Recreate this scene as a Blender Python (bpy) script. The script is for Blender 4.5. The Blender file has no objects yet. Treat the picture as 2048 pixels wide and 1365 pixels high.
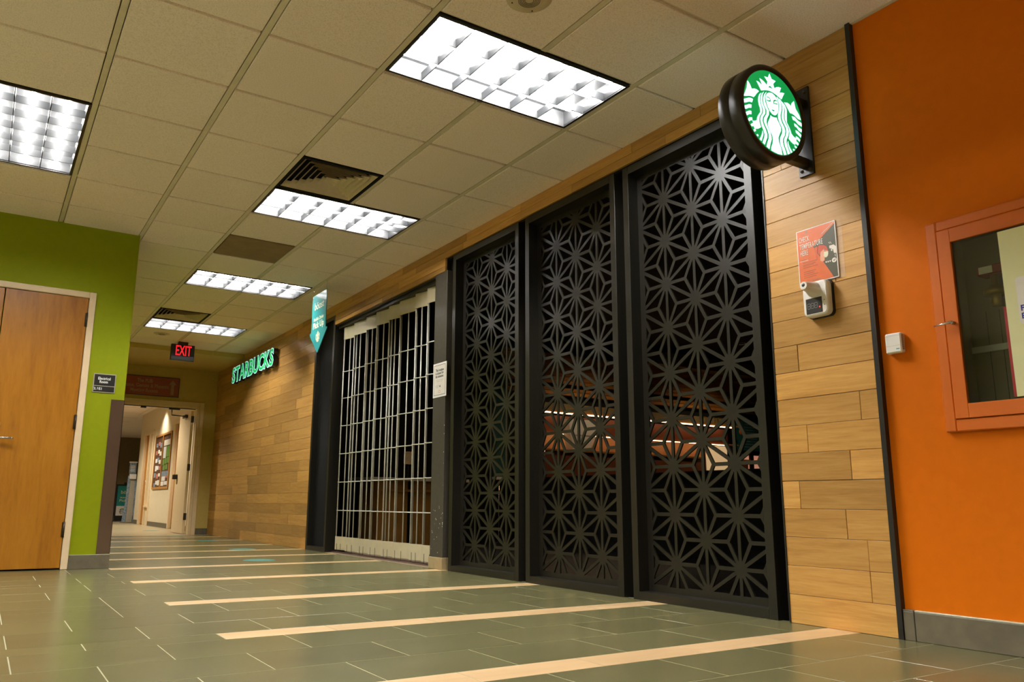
import bpy, bmesh, math, random
from mathutils import Vector, Matrix
random.seed(7)
S = bpy.context.scene
COL = S.collection
PI = math.pi

# ------------------------------------------------------------------ camera, world, exposure
H = 2.745                       # ceiling height
cd = bpy.data.cameras.new('camera')
cd.sensor_width = 36.0
cd.lens = 1574.23 * 36.0 / 2048.0
cd.shift_x = 55.0777 / 2048.0
cd.shift_y = 15.7039 / 2048.0
cd.clip_start = 0.02
cam = bpy.data.objects.new('camera', cd)
COL.objects.link(cam)
_p, _y, _r = 0.1958, 0.5611, 0.0091
_fw = Vector((math.sin(_y)*math.cos(_p), math.cos(_y)*math.cos(_p), math.sin(_p)))
_rt = Vector((math.cos(_y), -math.sin(_y), 0))
_up = _rt.cross(_fw)
_r2 = math.cos(_r)*_rt + math.sin(_r)*_up
_u2 = -math.sin(_r)*_rt + math.cos(_r)*_up
cam.matrix_world = Matrix(((_r2.x, _u2.x, -_fw.x, -0.3135), (_r2.y, _u2.y, -_fw.y, -4.7071), (_r2.z, _u2.z, -_fw.z, 0.5156), (0, 0, 0, 1)))
S.camera = cam
w = bpy.data.worlds.new('world')
S.world = w
w.use_nodes = True
w.node_tree.nodes['Background'].inputs[0].default_value = (0.02, 0.02, 0.022, 1)
w.node_tree.nodes['Background'].inputs[1].default_value = 1.0
S.view_settings.view_transform = 'Standard'
S.view_settings.look = 'None'
S.view_settings.exposure = 0.0
S.view_settings.gamma = 1.0
S.view_settings.use_curve_mapping = False
S.cycles.use_denoising = True
S.cycles.max_bounces = 10
S.cycles.diffuse_bounces = 6
S.cycles.glossy_bounces = 4
S.cycles.transmission_bounces = 6
S.cycles.transparent_max_bounces = 6
S.cycles.caustics_reflective = False
S.cycles.caustics_refractive = False
S.cycles.sample_clamp_indirect = 6.0
TUBE = 225.0                     # strength of the fluorescent tubes
LEDS = 6.0
HALL = 300.0                    # hall downlights, W
CAFE = 55.0                      # added cafe downlights, W

# ------------------------------------------------------------------ materials
def srgb(r, g, b):
    f = lambda c: (c/255/12.92) if c/255 <= 0.04045 else ((c/255+0.055)/1.055)**2.4
    return (f(r), f(g), f(b), 1)

def base_mat(name, rough=0.5, metal=0.0, spec=0.5):
    m = bpy.data.materials.new(name)
    m.use_nodes = True
    b = m.node_tree.nodes['Principled BSDF']
    b.inputs['Roughness'].default_value = rough
    b.inputs['Metallic'].default_value = metal
    b.inputs['Specular IOR Level'].default_value = spec
    return m, m.node_tree, b

def N(nt, t, **kw):
    n = nt.nodes.new(t)
    for k, v in kw.items():
        setattr(n, k, v)
    return n

def ramp(nt, fac, stops):
    r = N(nt, 'ShaderNodeValToRGB')
    e = r.color_ramp.elements
    e[0].position, e[0].color = stops[0]
    e[1].position, e[1].color = stops[-1]
    for p, c in stops[1:-1]:
        x = e.new(p)
        x.color = c
    nt.links.new(fac, r.inputs[0])
    return r.outputs[0]

def coords(nt, scale=(1, 1, 1), rand=0.0):
    tc = N(nt, 'ShaderNodeTexCoord')
    mp = N(nt, 'ShaderNodeMapping')
    mp.inputs['Scale'].default_value = scale
    nt.links.new(tc.outputs['Object'], mp.inputs[0])
    if rand:
        oi = N(nt, 'ShaderNodeObjectInfo')
        ml = N(nt, 'ShaderNodeMath', operation='MULTIPLY')
        ml.inputs[1].default_value = rand
        nt.links.new(oi.outputs['Random'], ml.inputs[0])
        cb = N(nt, 'ShaderNodeCombineXYZ')
        for i in range(3):
            nt.links.new(ml.outputs[0], cb.inputs[i])
        nt.links.new(cb.outputs[0], mp.inputs['Location'])
    return mp.outputs[0]

def noise(nt, vec, scale, detail=4, rough=0.55, dist=0.0):
    n = N(nt, 'ShaderNodeTexNoise')
    n.inputs['Scale'].default_value = scale
    n.inputs['Detail'].default_value = detail
    n.inputs['Roughness'].default_value = rough
    n.inputs['Distortion'].default_value = dist
    nt.links.new(vec, n.inputs['Vector'])
    return n.outputs['Fac']

def bump(nt, b, h, strength=0.2, dist=0.002):
    n = N(nt, 'ShaderNodeBump')
    n.inputs['Strength'].default_value = strength
    n.inputs['Distance'].default_value = dist
    nt.links.new(h, n.inputs['Height'])
    nt.links.new(n.outputs[0], b.inputs['Normal'])

def rand_mul(nt, col, lo, hi):
    """multiply a colour by a per-object random value"""
    oi = N(nt, 'ShaderNodeObjectInfo')
    mr = N(nt, 'ShaderNodeMapRange')
    mr.inputs['To Min'].default_value = lo
    mr.inputs['To Max'].default_value = hi
    nt.links.new(oi.outputs['Random'], mr.inputs[0])
    mx = N(nt, 'ShaderNodeVectorMath', operation='SCALE')
    nt.links.new(col, mx.inputs[0])
    nt.links.new(mr.outputs[0], mx.inputs['Scale'])
    return mx.outputs[0]

def plain(name, c, rough=0.5, metal=0.0, spec=0.5, var=0.06, scale=30, bmp=0.0, bscale=300):
    m, nt, b = base_mat(name, rough, metal, spec)
    v = coords(nt)
    n = noise(nt, v, scale, 3)
    c0 = tuple(x*(1-var) for x in c[:3])+(1,)
    c1 = tuple(min(1, x*(1+var)) for x in c[:3])+(1,)
    nt.links.new(ramp(nt, n, [(0.3, c0), (0.7, c1)]), b.inputs['Base Color'])
    if bmp:
        bump(nt, b, noise(nt, v, bscale, 2), bmp, 0.001)
    return m

def emit(name, c, strength, rough=0.4):
    m, nt, b = base_mat(name, rough)
    b.inputs['Base Color'].default_value = c
    b.inputs['Emission Color'].default_value = c
    b.inputs['Emission Strength'].default_value = strength
    return m

def wood(name, dark, mid, light, grain, rough=0.45, lo=0.8, hi=1.15, spec=0.4, fine=1.0):
    """grain: scale per axis, small along the grain"""
    m, nt, b = base_mat(name, rough, 0, spec)
    v = coords(nt, grain, 37.0)
    n1 = noise(nt, v, 1.0, 6, 0.6, 1.2)
    n2 = noise(nt, v, 6.0*fine, 4, 0.6, 0.4)
    mx = N(nt, 'ShaderNodeMix', data_type='FLOAT')
    mx.inputs[0].default_value = 0.35
    nt.links.new(n1, mx.inputs[2])
    nt.links.new(n2, mx.inputs[3])
    c = ramp(nt, mx.outputs[0], [(0.3, dark), (0.5, mid), (0.68, light)])
    nt.links.new(rand_mul(nt, c, lo, hi), b.inputs['Base Color'])
    bump(nt, b, n2, 0.08, 0.001)
    return m

M = {}
M['plank'] = wood('oak plank', (0.41, 0.20, 0.047, 1), (0.55, 0.29, 0.075, 1), (0.64, 0.365, 0.112, 1), (3, 1.6, 26), 0.42, 0.72, 1.14)
M['door'] = wood('oak veneer door', (0.27, 0.092, 0.003, 1), (0.395, 0.155, 0.007, 1), (0.46, 0.195, 0.015, 1), (5.5, 5.5, 0.75), 0.35, 0.97, 1.03, 0.5, 1.4)
M['cafe_wood'] = wood('stained slat wood', (0.20, 0.075, 0.012, 1), (0.32, 0.13, 0.022, 1), (0.42, 0.18, 0.035, 1), (2, 20, 20), 0.5, 0.8, 1.2)
M['counter_wood'] = wood('counter wood', (0.28, 0.12, 0.025, 1), (0.36, 0.165, 0.035, 1), (0.45, 0.22, 0.05, 1), (8, 8, 1.2), 0.4, 0.9, 1.1)
M['red_wood'] = plain('reddish brown panel', (0.20, 0.055, 0.018, 1), 0.5)
M['black'] = plain('black satin steel', (0.0115, 0.0098, 0.0065, 1), 0.38, 0, 0.5, 0.15, 60)
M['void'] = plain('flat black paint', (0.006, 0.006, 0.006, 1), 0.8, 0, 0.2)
M['post'] = plain('charcoal post paint', (0.055, 0.048, 0.036, 1), 0.5, 0, 0.4, 0.1, 40)
M['green'] = plain('lime green wall paint', (0.25, 0.295, 0.0, 1), 0.6, 0, 0.2, 0.03, 20, 0.12, 350)
M['orange'] = plain('orange wall paint', (0.64, 0.145, 0.001, 1), 0.65, 0, 0.12, 0.03, 20, 0.15, 300)
M['orange_metal'] = plain('orange painted metal', (0.62, 0.135, 0.005, 1), 0.4, 0, 0.5, 0.03, 20)
M['olive_wall'] = plain('beige wall paint', (0.56, 0.42, 0.12, 1), 0.6, 0, 0.3, 0.04, 15)
M['cream_paint'] = plain('cream frame paint', (0.76, 0.59, 0.37, 1), 0.4, 0, 0.5, 0.03, 15)
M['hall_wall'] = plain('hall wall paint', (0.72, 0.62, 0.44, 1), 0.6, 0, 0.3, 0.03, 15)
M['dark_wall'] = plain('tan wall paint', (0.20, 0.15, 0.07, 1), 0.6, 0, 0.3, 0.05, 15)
M['white_wall'] = plain('off white wall paint', (0.62, 0.57, 0.46, 1), 0.6, 0, 0.3, 0.03, 15)
M['bar'] = plain('ceiling grid metal', (0.66, 0.60, 0.46, 1), 0.5, 0, 0.4, 0.05, 15)
M['frame_metal'] = plain('dark bronze metal', (0.06, 0.045, 0.03, 1), 0.35, 0.7, 0.5)
M['chrome'] = plain('satin chrome', (0.6, 0.58, 0.56, 1), 0.25, 0.95, 0.5)
M['gate'] = plain('gate aluminium', (0.62, 0.61, 0.54, 1), 0.38, 0.1, 0.5, 0.05, 40)
M['gate_panel'] = plain('gate cream panel', (0.50, 0.44, 0.29, 1), 0.45, 0, 0.5, 0.06, 12)
M['white'] = plain('white plastic', (0.78, 0.76, 0.73, 1), 0.35, 0, 0.5, 0.02, 20)
M['cream_plastic'] = plain('cream panel', (0.72, 0.72, 0.42, 1), 0.4, 0, 0.4, 0.03, 10)
M['paper'] = plain('paper', (0.70, 0.66, 0.58, 1), 0.6, 0, 0.3, 0.03, 30)
M['ink'] = plain('dark ink', (0.02, 0.022, 0.03, 1), 0.6)
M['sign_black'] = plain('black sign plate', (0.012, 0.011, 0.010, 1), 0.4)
M['silver'] = plain('silver sign frame', (0.50, 0.47, 0.40, 1), 0.35, 0.4)
M['letter_pale'] = plain('pale lettering', (0.75, 0.78, 0.74, 1), 0.5)
M['sign_red'] = plain('brick red sign', (0.30, 0.05, 0.012, 1), 0.4)
M['letter_tan'] = plain('tan lettering', (0.36, 0.22, 0.12, 1), 0.5)
M['teal'] = plain('teal sign', (0.010, 0.27, 0.275, 1), 0.35, 0, 0.5, 0.05, 6)
M['teal_floor'] = plain('teal floor sticker', (0.02, 0.22, 0.20, 1), 0.4, 0, 0.5, 0.1, 20)
M['teal_dark'] = plain('dark teal board', (0.008, 0.085, 0.08, 1), 0.5)
M['cream_letter'] = plain('cream lettering', (0.74, 0.72, 0.52, 1), 0.5)
M['poster_orange'] = plain('poster orange', (0.68, 0.14, 0.035, 1), 0.4)
M['poster_dark'] = plain('poster dark olive', (0.075, 0.068, 0.038, 1), 0.4)
M['poster_text'] = plain('poster white', (0.76, 0.70, 0.62, 1), 0.5)
M['poster_small'] = plain('poster small print', (0.34, 0.09, 0.03, 1), 0.5)
M['hair'] = plain('poster red hair', (0.58, 0.08, 0.03, 1), 0.5)
M['bun'] = plain('poster hair bun', (0.60, 0.11, 0.03, 1), 0.5)
M['skin'] = plain('poster skin tone', (0.72, 0.33, 0.20, 1), 0.5)
M['red_metal'] = plain('red painted metal', (0.30, 0.018, 0.018, 1), 0.4)
M['brass'] = plain('brass', (0.42, 0.28, 0.07, 1), 0.35, 0.8)
M['blue_ink'] = plain('blue ink', (0.02, 0.03, 0.30, 1), 0.5)
M['label_teal'] = plain('teal label', (0.02, 0.30, 0.36, 1), 0.5)
M['grey_metal'] = plain('grey cabinet lining', (0.19, 0.155, 0.10, 1), 0.45, 0.1)
M['cork'] = plain('brown cork', (0.10, 0.045, 0.018, 1), 0.8, 0, 0.2, 0.3, 60)
M['board_wood'] = plain('honey board frame', (0.50, 0.24, 0.06, 1), 0.4)
M['speaker'] = plain('speaker grille', (0.60, 0.50, 0.34, 1), 0.5)
M['carpet'] = plain('grey threshold stone', (0.25, 0.19, 0.13, 1), 0.8, 0, 0.2, 0.25, 120, 0.3, 300)
M['track'] = plain('brown floor track', (0.09, 0.045, 0.025, 1), 0.5)
M['return'] = plain('brown air return panel', (0.24, 0.165, 0.075, 1), 0.6, 0, 0.3, 0.12, 8)
M['base_tile'] = plain('grey brown base tile', (0.135, 0.115, 0.075, 1), 0.45, 0, 0.5, 0.15, 14)
M['base_cap'] = plain('pale base cap', (0.50, 0.50, 0.38, 1), 0.35, 0.3)
M['tan_block'] = plain('tan base block', (0.33, 0.25, 0.13, 1), 0.5, 0, 0.4, 0.1, 30)
M['grout'] = plain('pale grout', (0.36, 0.335, 0.22, 1), 0.7, 0, 0.2, 0.1, 30)
M['steel_guard'] = plain('brushed steel guard', (0.26, 0.19, 0.15, 1), 0.24, 0.9, 0.5, 0.05, 3)
M['reflector'] = plain('darkened louvre reflector', (0.0095, 0.0105, 0.012, 1), 0.45, 0.0, 0.36, 0.01, 5)  # near black, so blades under the strong tubes do not burn out
M['pan'] = plain('darkened enamel pan', (0.010, 0.0105, 0.0115, 1), 0.5, 0, 0.5, 0.01, 5)  # near black too, the colour holds down the glare in the housing
M['tube'] = emit('fluorescent tube', (1.0, 0.98, 0.94, 1), TUBE*0.9)
M['tube_strong'] = emit('stronger fluorescent tube', (1.0, 0.98, 0.94, 1), TUBE*1.3)  # stronger output, also in the added concourse lights to lift the ceiling
M['exit_red'] = emit('red exit letters', (1.0, 0.015, 0.03, 1), 1.0)
M['sign_green'] = emit('lit green face', (0.0, 0.30, 0.065, 1), 1.0)
M['sign_white'] = emit('lit white face', (0.66, 0.92, 1.0, 1), 1.6)
M['letter_green'] = emit('lit green letter', (0.0, 0.34, 0.07, 1), 1.0)
M['letter_edge'] = emit('lit pale letter edge', (0.50, 0.84, 0.88, 1), 0.95)
M['led'] = emit('warm shelf light', (1.0, 0.66, 0.36, 1), LEDS)
M['lit_cream'] = emit('lit cream panel', (0.85, 0.58, 0.30, 1), 0.5)
M['peach'] = plain('peach backsplash', (0.62, 0.34, 0.15, 1), 0.5)
M['pink_pane'] = emit('pink lit pane', (0.85, 0.36, 0.22, 1), 0.45)
M['lit_peach'] = emit('peach lamp shade', (1.0, 0.55, 0.25, 1), 0.6)
M['digit'] = plain('grey digit segments', (0.17, 0.17, 0.16, 1), 0.5)
M['red_led'] = emit('red indicator', (1.0, 0.05, 0.03, 1), 1.6)
M['downlight'] = emit('downlight lens', (1.0, 0.90, 0.74, 1), 3.0)
M['hall_floor'] = plain('beige hall floor', (0.40, 0.33, 0.20, 1), 0.3, 0, 0.5, 0.1, 3)
M['photo_a'] = plain('blue grey print', (0.20, 0.26, 0.33, 1), 0.5, 0, 0.4, 0.5, 40)
M['photo_b'] = plain('green leaf print', (0.14, 0.30, 0.04, 1), 0.5, 0, 0.4, 0.5, 60)
M['photo_c'] = plain('rose print', (0.48, 0.16, 0.12, 1), 0.5, 0, 0.4, 0.4, 60)

def floor_tile_mat():
    m, nt, b = base_mat('grey green floor tile', 0.27, 0, 0.5)
    v = coords(nt, (2.2, 8.0, 2.2), 53.0)
    n = noise(nt, v, 1.0, 5, 0.6, 0.5)
    c = ramp(nt, n, [(0.3, (0.112, 0.105, 0.045, 1)), (0.5, (0.129, 0.122, 0.054, 1)), (0.7, (0.146, 0.138, 0.064, 1))])
    nt.links.new(rand_mul(nt, c, 0.94, 1.07), b.inputs['Base Color'])
    return m
M['tile'] = floor_tile_mat()

def strip_mat():
    m, nt, b = base_mat('beige floor strip tile', 0.33, 0, 0.5)
    v = coords(nt, (2.0, 10.0, 2.0), 31.0)
    n = noise(nt, v, 1.2, 5, 0.55, 0.4)
    c = ramp(nt, n, [(0.3, (0.56, 0.37, 0.185, 1)), (0.7, (0.66, 0.46, 0.25, 1))])
    nt.links.new(rand_mul(nt, c, 0.96, 1.04), b.inputs['Base Color'])
    return m
M['strip'] = strip_mat()

def ceil_mat():
    m, nt, b = base_mat('fissured ceiling tile', 0.85, 0, 0.15)
    v = coords(nt, (1, 1, 1), 17.0)
    n = noise(nt, v, 160, 3, 0.7)
    big = noise(nt, v, 2.0, 2)
    c = ramp(nt, n, [(0.34, (0.74, 0.63, 0.53, 1)), (0.52, (0.93, 0.82, 0.76, 1)), (0.7, (0.95, 0.84, 0.78, 1))])
    nt.links.new(rand_mul(nt, c, 0.96, 1.03), b.inputs['Base Color'])
    bump(nt, b, n, 0.25, 0.002)
    return m
M['ceil_tile'] = ceil_mat()

def glass_mat():
    m = bpy.data.materials.new('clear glass pane')
    m.use_nodes = True
    nt = m.node_tree
    nt.nodes.clear()
    out = N(nt, 'ShaderNodeOutputMaterial')
    mix = N(nt, 'ShaderNodeMixShader')
    tr = N(nt, 'ShaderNodeBsdfTransparent')
    tr.inputs[0].default_value = (0.88, 0.92, 0.88, 1)
    gl = N(nt, 'ShaderNodeBsdfGlossy')
    gl.inputs['Roughness'].default_value = 0.03
    fr = N(nt, 'ShaderNodeFresnel')
    fr.inputs[0].default_value = 1.5
    nt.links.new(fr.outputs[0], mix.inputs[0])
    nt.links.new(tr.outputs[0], mix.inputs[1])
    nt.links.new(gl.outputs[0], mix.inputs[2])
    nt.links.new(mix.outputs[0], out.inputs[0])
    return m
M['glass'] = glass_mat()
def acrylic_mat():
    m, nt, b = base_mat('clear acrylic', 0.12, 0, 0.5)
    b.inputs['Base Color'].default_value = (0.9, 0.9, 0.9, 1)
    b.inputs['Alpha'].default_value = 0.10
    return m
M['acrylic'] = acrylic_mat()

# ------------------------------------------------------------------ builders
class MB:
    def __init__(s):
        s.v, s.f, s.sm = [], [], []
    def face(s, pts, smooth=False):
        k = len(s.v)
        s.v += [tuple(p) for p in pts]
        s.f.append(list(range(k, k+len(pts))))
        s.sm.append(smooth)
    def box(s, x0, x1, y0, y1, z0, z1, c=0.0):
        x0, x1 = min(x0, x1), max(x0, x1); y0, y1 = min(y0, y1), max(y0, y1); z0, z1 = min(z0, z1), max(z0, z1)
        if c <= 0:
            k = len(s.v)
            s.v += [(x, y, z) for z in (z0, z1) for x, y in ((x0, y0), (x1, y0), (x1, y1), (x0, y1))]
            fs = [(0, 3, 2, 1), (4, 5, 6, 7), (0, 1, 5, 4), (1, 2, 6, 5), (2, 3, 7, 6), (3, 0, 4, 7)]
            s.f += [[k+i for i in f] for f in fs]
            s.sm += [False]*6
        else:
            bm = bmesh.new()
            bmesh.ops.create_cube(bm, size=1.0)
            for v in bm.verts:
                v.co = ((x0+x1)/2+v.co.x*(x1-x0), (y0+y1)/2+v.co.y*(y1-y0), (z0+z1)/2+v.co.z*(z1-z0))
            c = min(c, 0.45*min(x1-x0, y1-y0, z1-z0))
            bmesh.ops.bevel(bm, geom=bm.edges[:], offset=c, segments=1 if c < 0.006 else 3, affect='EDGES', profile=0.5)
            s.add_bm(bm)
        return s
    def add_bm(s, bm, smooth=False):
        bm.verts.index_update()
        k = len(s.v)
        s.v += [tuple(v.co) for v in bm.verts]
        for f in bm.faces:
            s.f.append([k+v.index for v in f.verts])
            s.sm.append(smooth)
        bm.free()
    def prism(s, poly, fn, d0, d1):
        """poly in 2D, fn(u, v, d) -> 3D"""
        n = len(poly)
        k = len(s.v)
        s.v += [tuple(fn(u, v, d0)) for u, v in poly] + [tuple(fn(u, v, d1)) for u, v in poly]
        s.f.append([k+i for i in range(n)][::-1]); s.f.append([k+n+i for i in range(n)])
        s.sm += [False, False]
        for i in range(n):
            j = (i+1) % n
            s.f.append([k+i, k+j, k+n+j, k+n+i]); s.sm.append(False)
        return s
    def cyl(s, p0, p1, r0, r1=None, n=12, caps=True, smooth=True):
        r1 = r0 if r1 is None else r1
        p0, p1 = Vector(p0), Vector(p1)
        d = (p1-p0).normalized()
        a = d.orthogonal().normalized()
        b = d.cross(a)
        k = len(s.v)
        for p, r in ((p0, r0), (p1, r1)):
            for i in range(n):
                t = 2*PI*i/n
                s.v.append(tuple(p + r*(math.cos(t)*a + math.sin(t)*b)))
        for i in range(n):
            j = (i+1) % n
            s.f.append([k+i, k+j, k+n+j, k+n+i]); s.sm.append(smooth)
        if caps:
            s.f.append([k+i for i in range(n)][::-1]); s.f.append([k+n+i for i in range(n)])
            s.sm += [False, False]
        return s
    def lathe(s, prof, origin, axis='Z', n=32, smooth=True):
        """prof: (radius, height) along the axis"""
        o = Vector(origin)
        k = len(s.v)
        for r, h in prof:
            for i in range(n):
                t = 2*PI*i/n
                c, q = r*math.cos(t), r*math.sin(t)
                p = {'Z': (c, q, h), 'Y': (c, h, q), 'X': (h, c, q)}[axis]
                s.v.append(tuple(o+Vector(p)))
        for a in range(len(prof)-1):
            for i in range(n):
                j = (i+1) % n
                s.f.append([k+a*n+i, k+a*n+j, k+(a+1)*n+j, k+(a+1)*n+i]); s.sm.append(smooth)
        return s
    def mesh(s, name, m):
        me = bpy.data.meshes.new(name)
        me.from_pydata(s.v, [], s.f)
        me.polygons.foreach_set('use_smooth', s.sm)
        bm = bmesh.new()
        bm.from_mesh(me)
        bmesh.ops.recalc_face_normals(bm, faces=bm.faces[:])
        bm.to_mesh(me)
        bm.free()
        if m:
            me.materials.append(m)
        me.update()
        return me
    def build(s, name, m, parent=None, loc=(0, 0, 0)):
        return link(name, s.mesh(name, m), parent, loc)

def link(name, me, parent=None, loc=(0, 0, 0)):
    o = bpy.data.objects.new(name, me)
    COL.objects.link(o)
    o.location = loc
    if parent is not None:
        o.parent = parent
        if parent.type == 'EMPTY':
            o.matrix_parent_inverse = Matrix.Translation(-parent.location)
    return o

def tag(o, label=None, cat=None, group=None, kind=None):
    if label: o['label'] = label
    if cat: o['category'] = cat
    if group: o['group'] = group
    if kind: o['kind'] = kind
    return o

def thing(name, label, cat, loc=(0, 0, 0), group=None, kind=None, rz=0):
    o = bpy.data.objects.new(name, None)
    COL.objects.link(o)
    o.location = loc
    o.rotation_euler = (0, 0, rz)
    o.empty_display_size = 0.1
    return tag(o, label, cat, group, kind)

def copy_tree(o, parent=None):
    c = o.copy()
    COL.objects.link(c)
    if parent is not None:
        c.parent = parent
    for ch in list(o.children):
        copy_tree(ch, c)
    return c

# planes: local (x, y, z) -> world, z is the way the face looks
def on_right(X, Y, Z):          # on the storefront wall, read from the corridor (faces -X)
    return lambda x, y, z: (X-z, Y-x, Z+y)
def on_front(X, Y, Z):          # on a wall that faces the camera's end of the corridor (faces -Y)
    return lambda x, y, z: (X+x, Y-z, Z+y)
def on_back(X, Y, Z):           # faces +Y
    return lambda x, y, z: (X-x, Y+z, Z+y)

def curve_mesh(cu, name, fn, m, rel=None):
    o = bpy.data.objects.new('tmp', cu)
    COL.objects.link(o)
    dg = bpy.context.evaluated_depsgraph_get()
    me = bpy.data.meshes.new_from_object(o.evaluated_get(dg))
    bpy.data.objects.remove(o)
    bpy.data.curves.remove(cu)
    for v in me.vertices:
        v.co = fn(*v.co)
    me.materials.clear()
    me.materials.append(m)
    me.name = name
    return me

def shapes(name, polys, fn, m, depth=0.002, parent=None):
    """flat cut-out of 2D outlines (holes by even-odd), its front at z = depth"""
    cu = bpy.data.curves.new(name, 'CURVE')
    cu.dimensions = '2D'
    cu.fill_mode = 'BOTH'
    cu.extrude = depth/2
    for p in polys:
        sp = cu.splines.new('POLY')
        sp.points.add(len(p)-1)
        for q, (x, y) in zip(sp.points, p):
            q.co = (x, y, 0, 1)
        sp.use_cyclic_u = True
    me = curve_mesh(cu, name, lambda x, y, z: fn(x, y, z+depth/2), m)
    return link(name, me, parent)

def text_curve(body, size, bold=0.0, depth=0.001, width=1.0, align='CENTER', space=1.0):
    cu = bpy.data.curves.new('text', 'FONT')
    cu.body = body
    cu.size = size
    cu.offset = bold
    cu.extrude = depth/2
    cu.align_x = align
    cu.align_y = 'CENTER'
    cu.space_character = space
    cu.resolution_u = 3
    return cu

def text(name, body, size, fn, m, parent=None, bold=0.0, depth=0.001, width=None, align='CENTER', space=1.0):
    """lettering; width stretches the line to that many metres"""
    cu = text_curve(body, size, bold, depth, 1.0, align, space)
    o = bpy.data.objects.new('tmp', cu)
    COL.objects.link(o)
    dg = bpy.context.evaluated_depsgraph_get()
    me = bpy.data.meshes.new_from_object(o.evaluated_get(dg))
    bpy.data.objects.remove(o)
    bpy.data.curves.remove(cu)
    xs = [v.co.x for v in me.vertices]
    k = 1.0
    if width and xs:
        k = width/(max(xs)-min(xs))
    for v in me.vertices:
        v.co = fn(v.co.x*k, v.co.y, v.co.z+depth/2)
    me.materials.clear()
    me.materials.append(m)
    me.name = name
    return link(name, me, parent)

def circle(cx, cy, r, n=32):
    return [(cx+r*math.cos(2*PI*i/n), cy+r*math.sin(2*PI*i/n)) for i in range(n)]
def rect(x0, x1, y0, y1):
    return [(x0, y0), (x1, y0), (x1, y1), (x0, y1)]
def rrect(x0, x1, y0, y1, r, n=5):
    out = []
    for cx, cy, a in ((x1-r, y0+r, -PI/2), (x1-r, y1-r, 0), (x0+r, y1-r, PI/2), (x0+r, y0+r, PI)):
        out += [(cx+r*math.cos(a+PI/2*i/n), cy+r*math.sin(a+PI/2*i/n)) for i in range(n+1)]
    return out

# ------------------------------------------------------------------ room shell
W = 2.8885                      # face of the timber storefront wall
WO = W + 0.016                  # face of the orange wall
YG = 2.2935                     # face of the green wall
XC = 0.603                      # its corner
YS, ZS = 7.28, 2.68             # soffit before the end of the corridor
YB = 8.85                       # end wall with the opening
T = 0.6096                      # ceiling module

# floor: tinted grout bed, tiles laid on it one by one
floor = MB().box(-5, 2.93, -8.5, YB, -0.06, -0.0007).build('floor', M['grout'])
tag(floor, 'grey green tiled corridor floor with beige cross strips', 'floor', kind='structure')
ROW0 = [-2.605, -1.49, -0.33, 0.945, 2.115, 3.21, 4.20, 5.35, 6.73, 7.90]   # near edge of each beige strip
STW = 0.155
XL = {0: 0.54, 1: 0.55, 2: 0.565, 3: 0.59, 4: 0.604}
TL = 0.474
G = 0.0042
_tile_cache = {}
def tile_mesh(kind, lx, ly):
    key = (kind, round(lx, 3), round(ly, 3))
    if key not in _tile_cache:
        _tile_cache[key] = MB().box(0, lx, 0, ly, -0.01, 0.0, 0.0005).mesh(kind, M['tile' if kind == 'tile' else 'strip'])
    return _tile_cache[key]
far_tiles, far_strips = MB(), MB()
def lay(kind, x0, x1, y0, y1, far):
    if x1-x0 < 0.02 or y1-y0 < 0.02:
        return
    x0 += G/2; x1 -= G/2; y0 += G/2; y1 -= G/2
    if far:
        (far_tiles if kind == 'tile' else far_strips).box(x0, x1, y0, y1, -0.01, 0.0)
    else:
        link(kind, tile_mesh(kind, x1-x0, y1-y0), floor, (x0, y0, 0))
XEND = W + 0.03
rows = []                       # (y0, y1, offset, strip index or None)
y = ROW0[0]
for k in range(1, 9):
    rows.append((ROW0[0]-k*0.31, ROW0[0]-(k-1)*0.31, (k+1) % 2, None))
for k, s0 in enumerate(ROW0):
    rows.append((s0, s0+STW, k % 2, k))
    e = ROW0[k+1] if k+1 < len(ROW0) else 8.62
    n = max(1, round((e-s0-STW)/0.335))
    d = (e-s0-STW)/n
    for i in range(n):
        rows.append((s0+STW+i*d, s0+STW+(i+1)*d, i % 2, None))
for y0, y1, off, strip in rows:
    far = y0 > 2.2
    base = 1.012 if off else 1.249
    xs = [base + TL*k for k in range(-9, 5)]
    xs = [x for x in xs if -2.6 < x < XEND] + [XEND]
    left = 0.62 if y0 > 2.31 else -2.7
    if strip is not None:
        xl = XL.get(strip, 0.62)
        cuts = [xl] + [1.478-0.466*(strip % 2 == 0)+TL*k for k in range(-2, 6) if xl+0.03 < 1.478-0.466*(strip % 2 == 0)+TL*k < XEND-0.03] + [XEND]
        for a, b in zip(cuts, cuts[1:]):
            lay('strip_tile', a, b, y0, y1, far)
        if not far:
            xs2 = [x for x in xs if x < xl-0.05] + [xl]
            prev = left
            for x in xs2:
                lay('tile', prev, x, y0, y1, far); prev = x
    else:
        prev = left
        for x in xs:
            if x > prev:
                lay('tile', prev, x, y0, y1, far)
                prev = x
tag(far_tiles.build('tile_field', M['tile'], floor), kind='stuff')
tag(far_strips.build('strip_tile_field', M['strip'], floor), kind='stuff')

hall_floor = MB().box(-3.0, 4.6, YB, 25, -0.06, 0.0).box(0.62, 2.93, 8.62, YB, -0.05, 0.0).build('floor', M['hall_floor'])
tag(hall_floor, 'pale beige floor of the far hall beyond the opening', 'floor', kind='structure')

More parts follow.
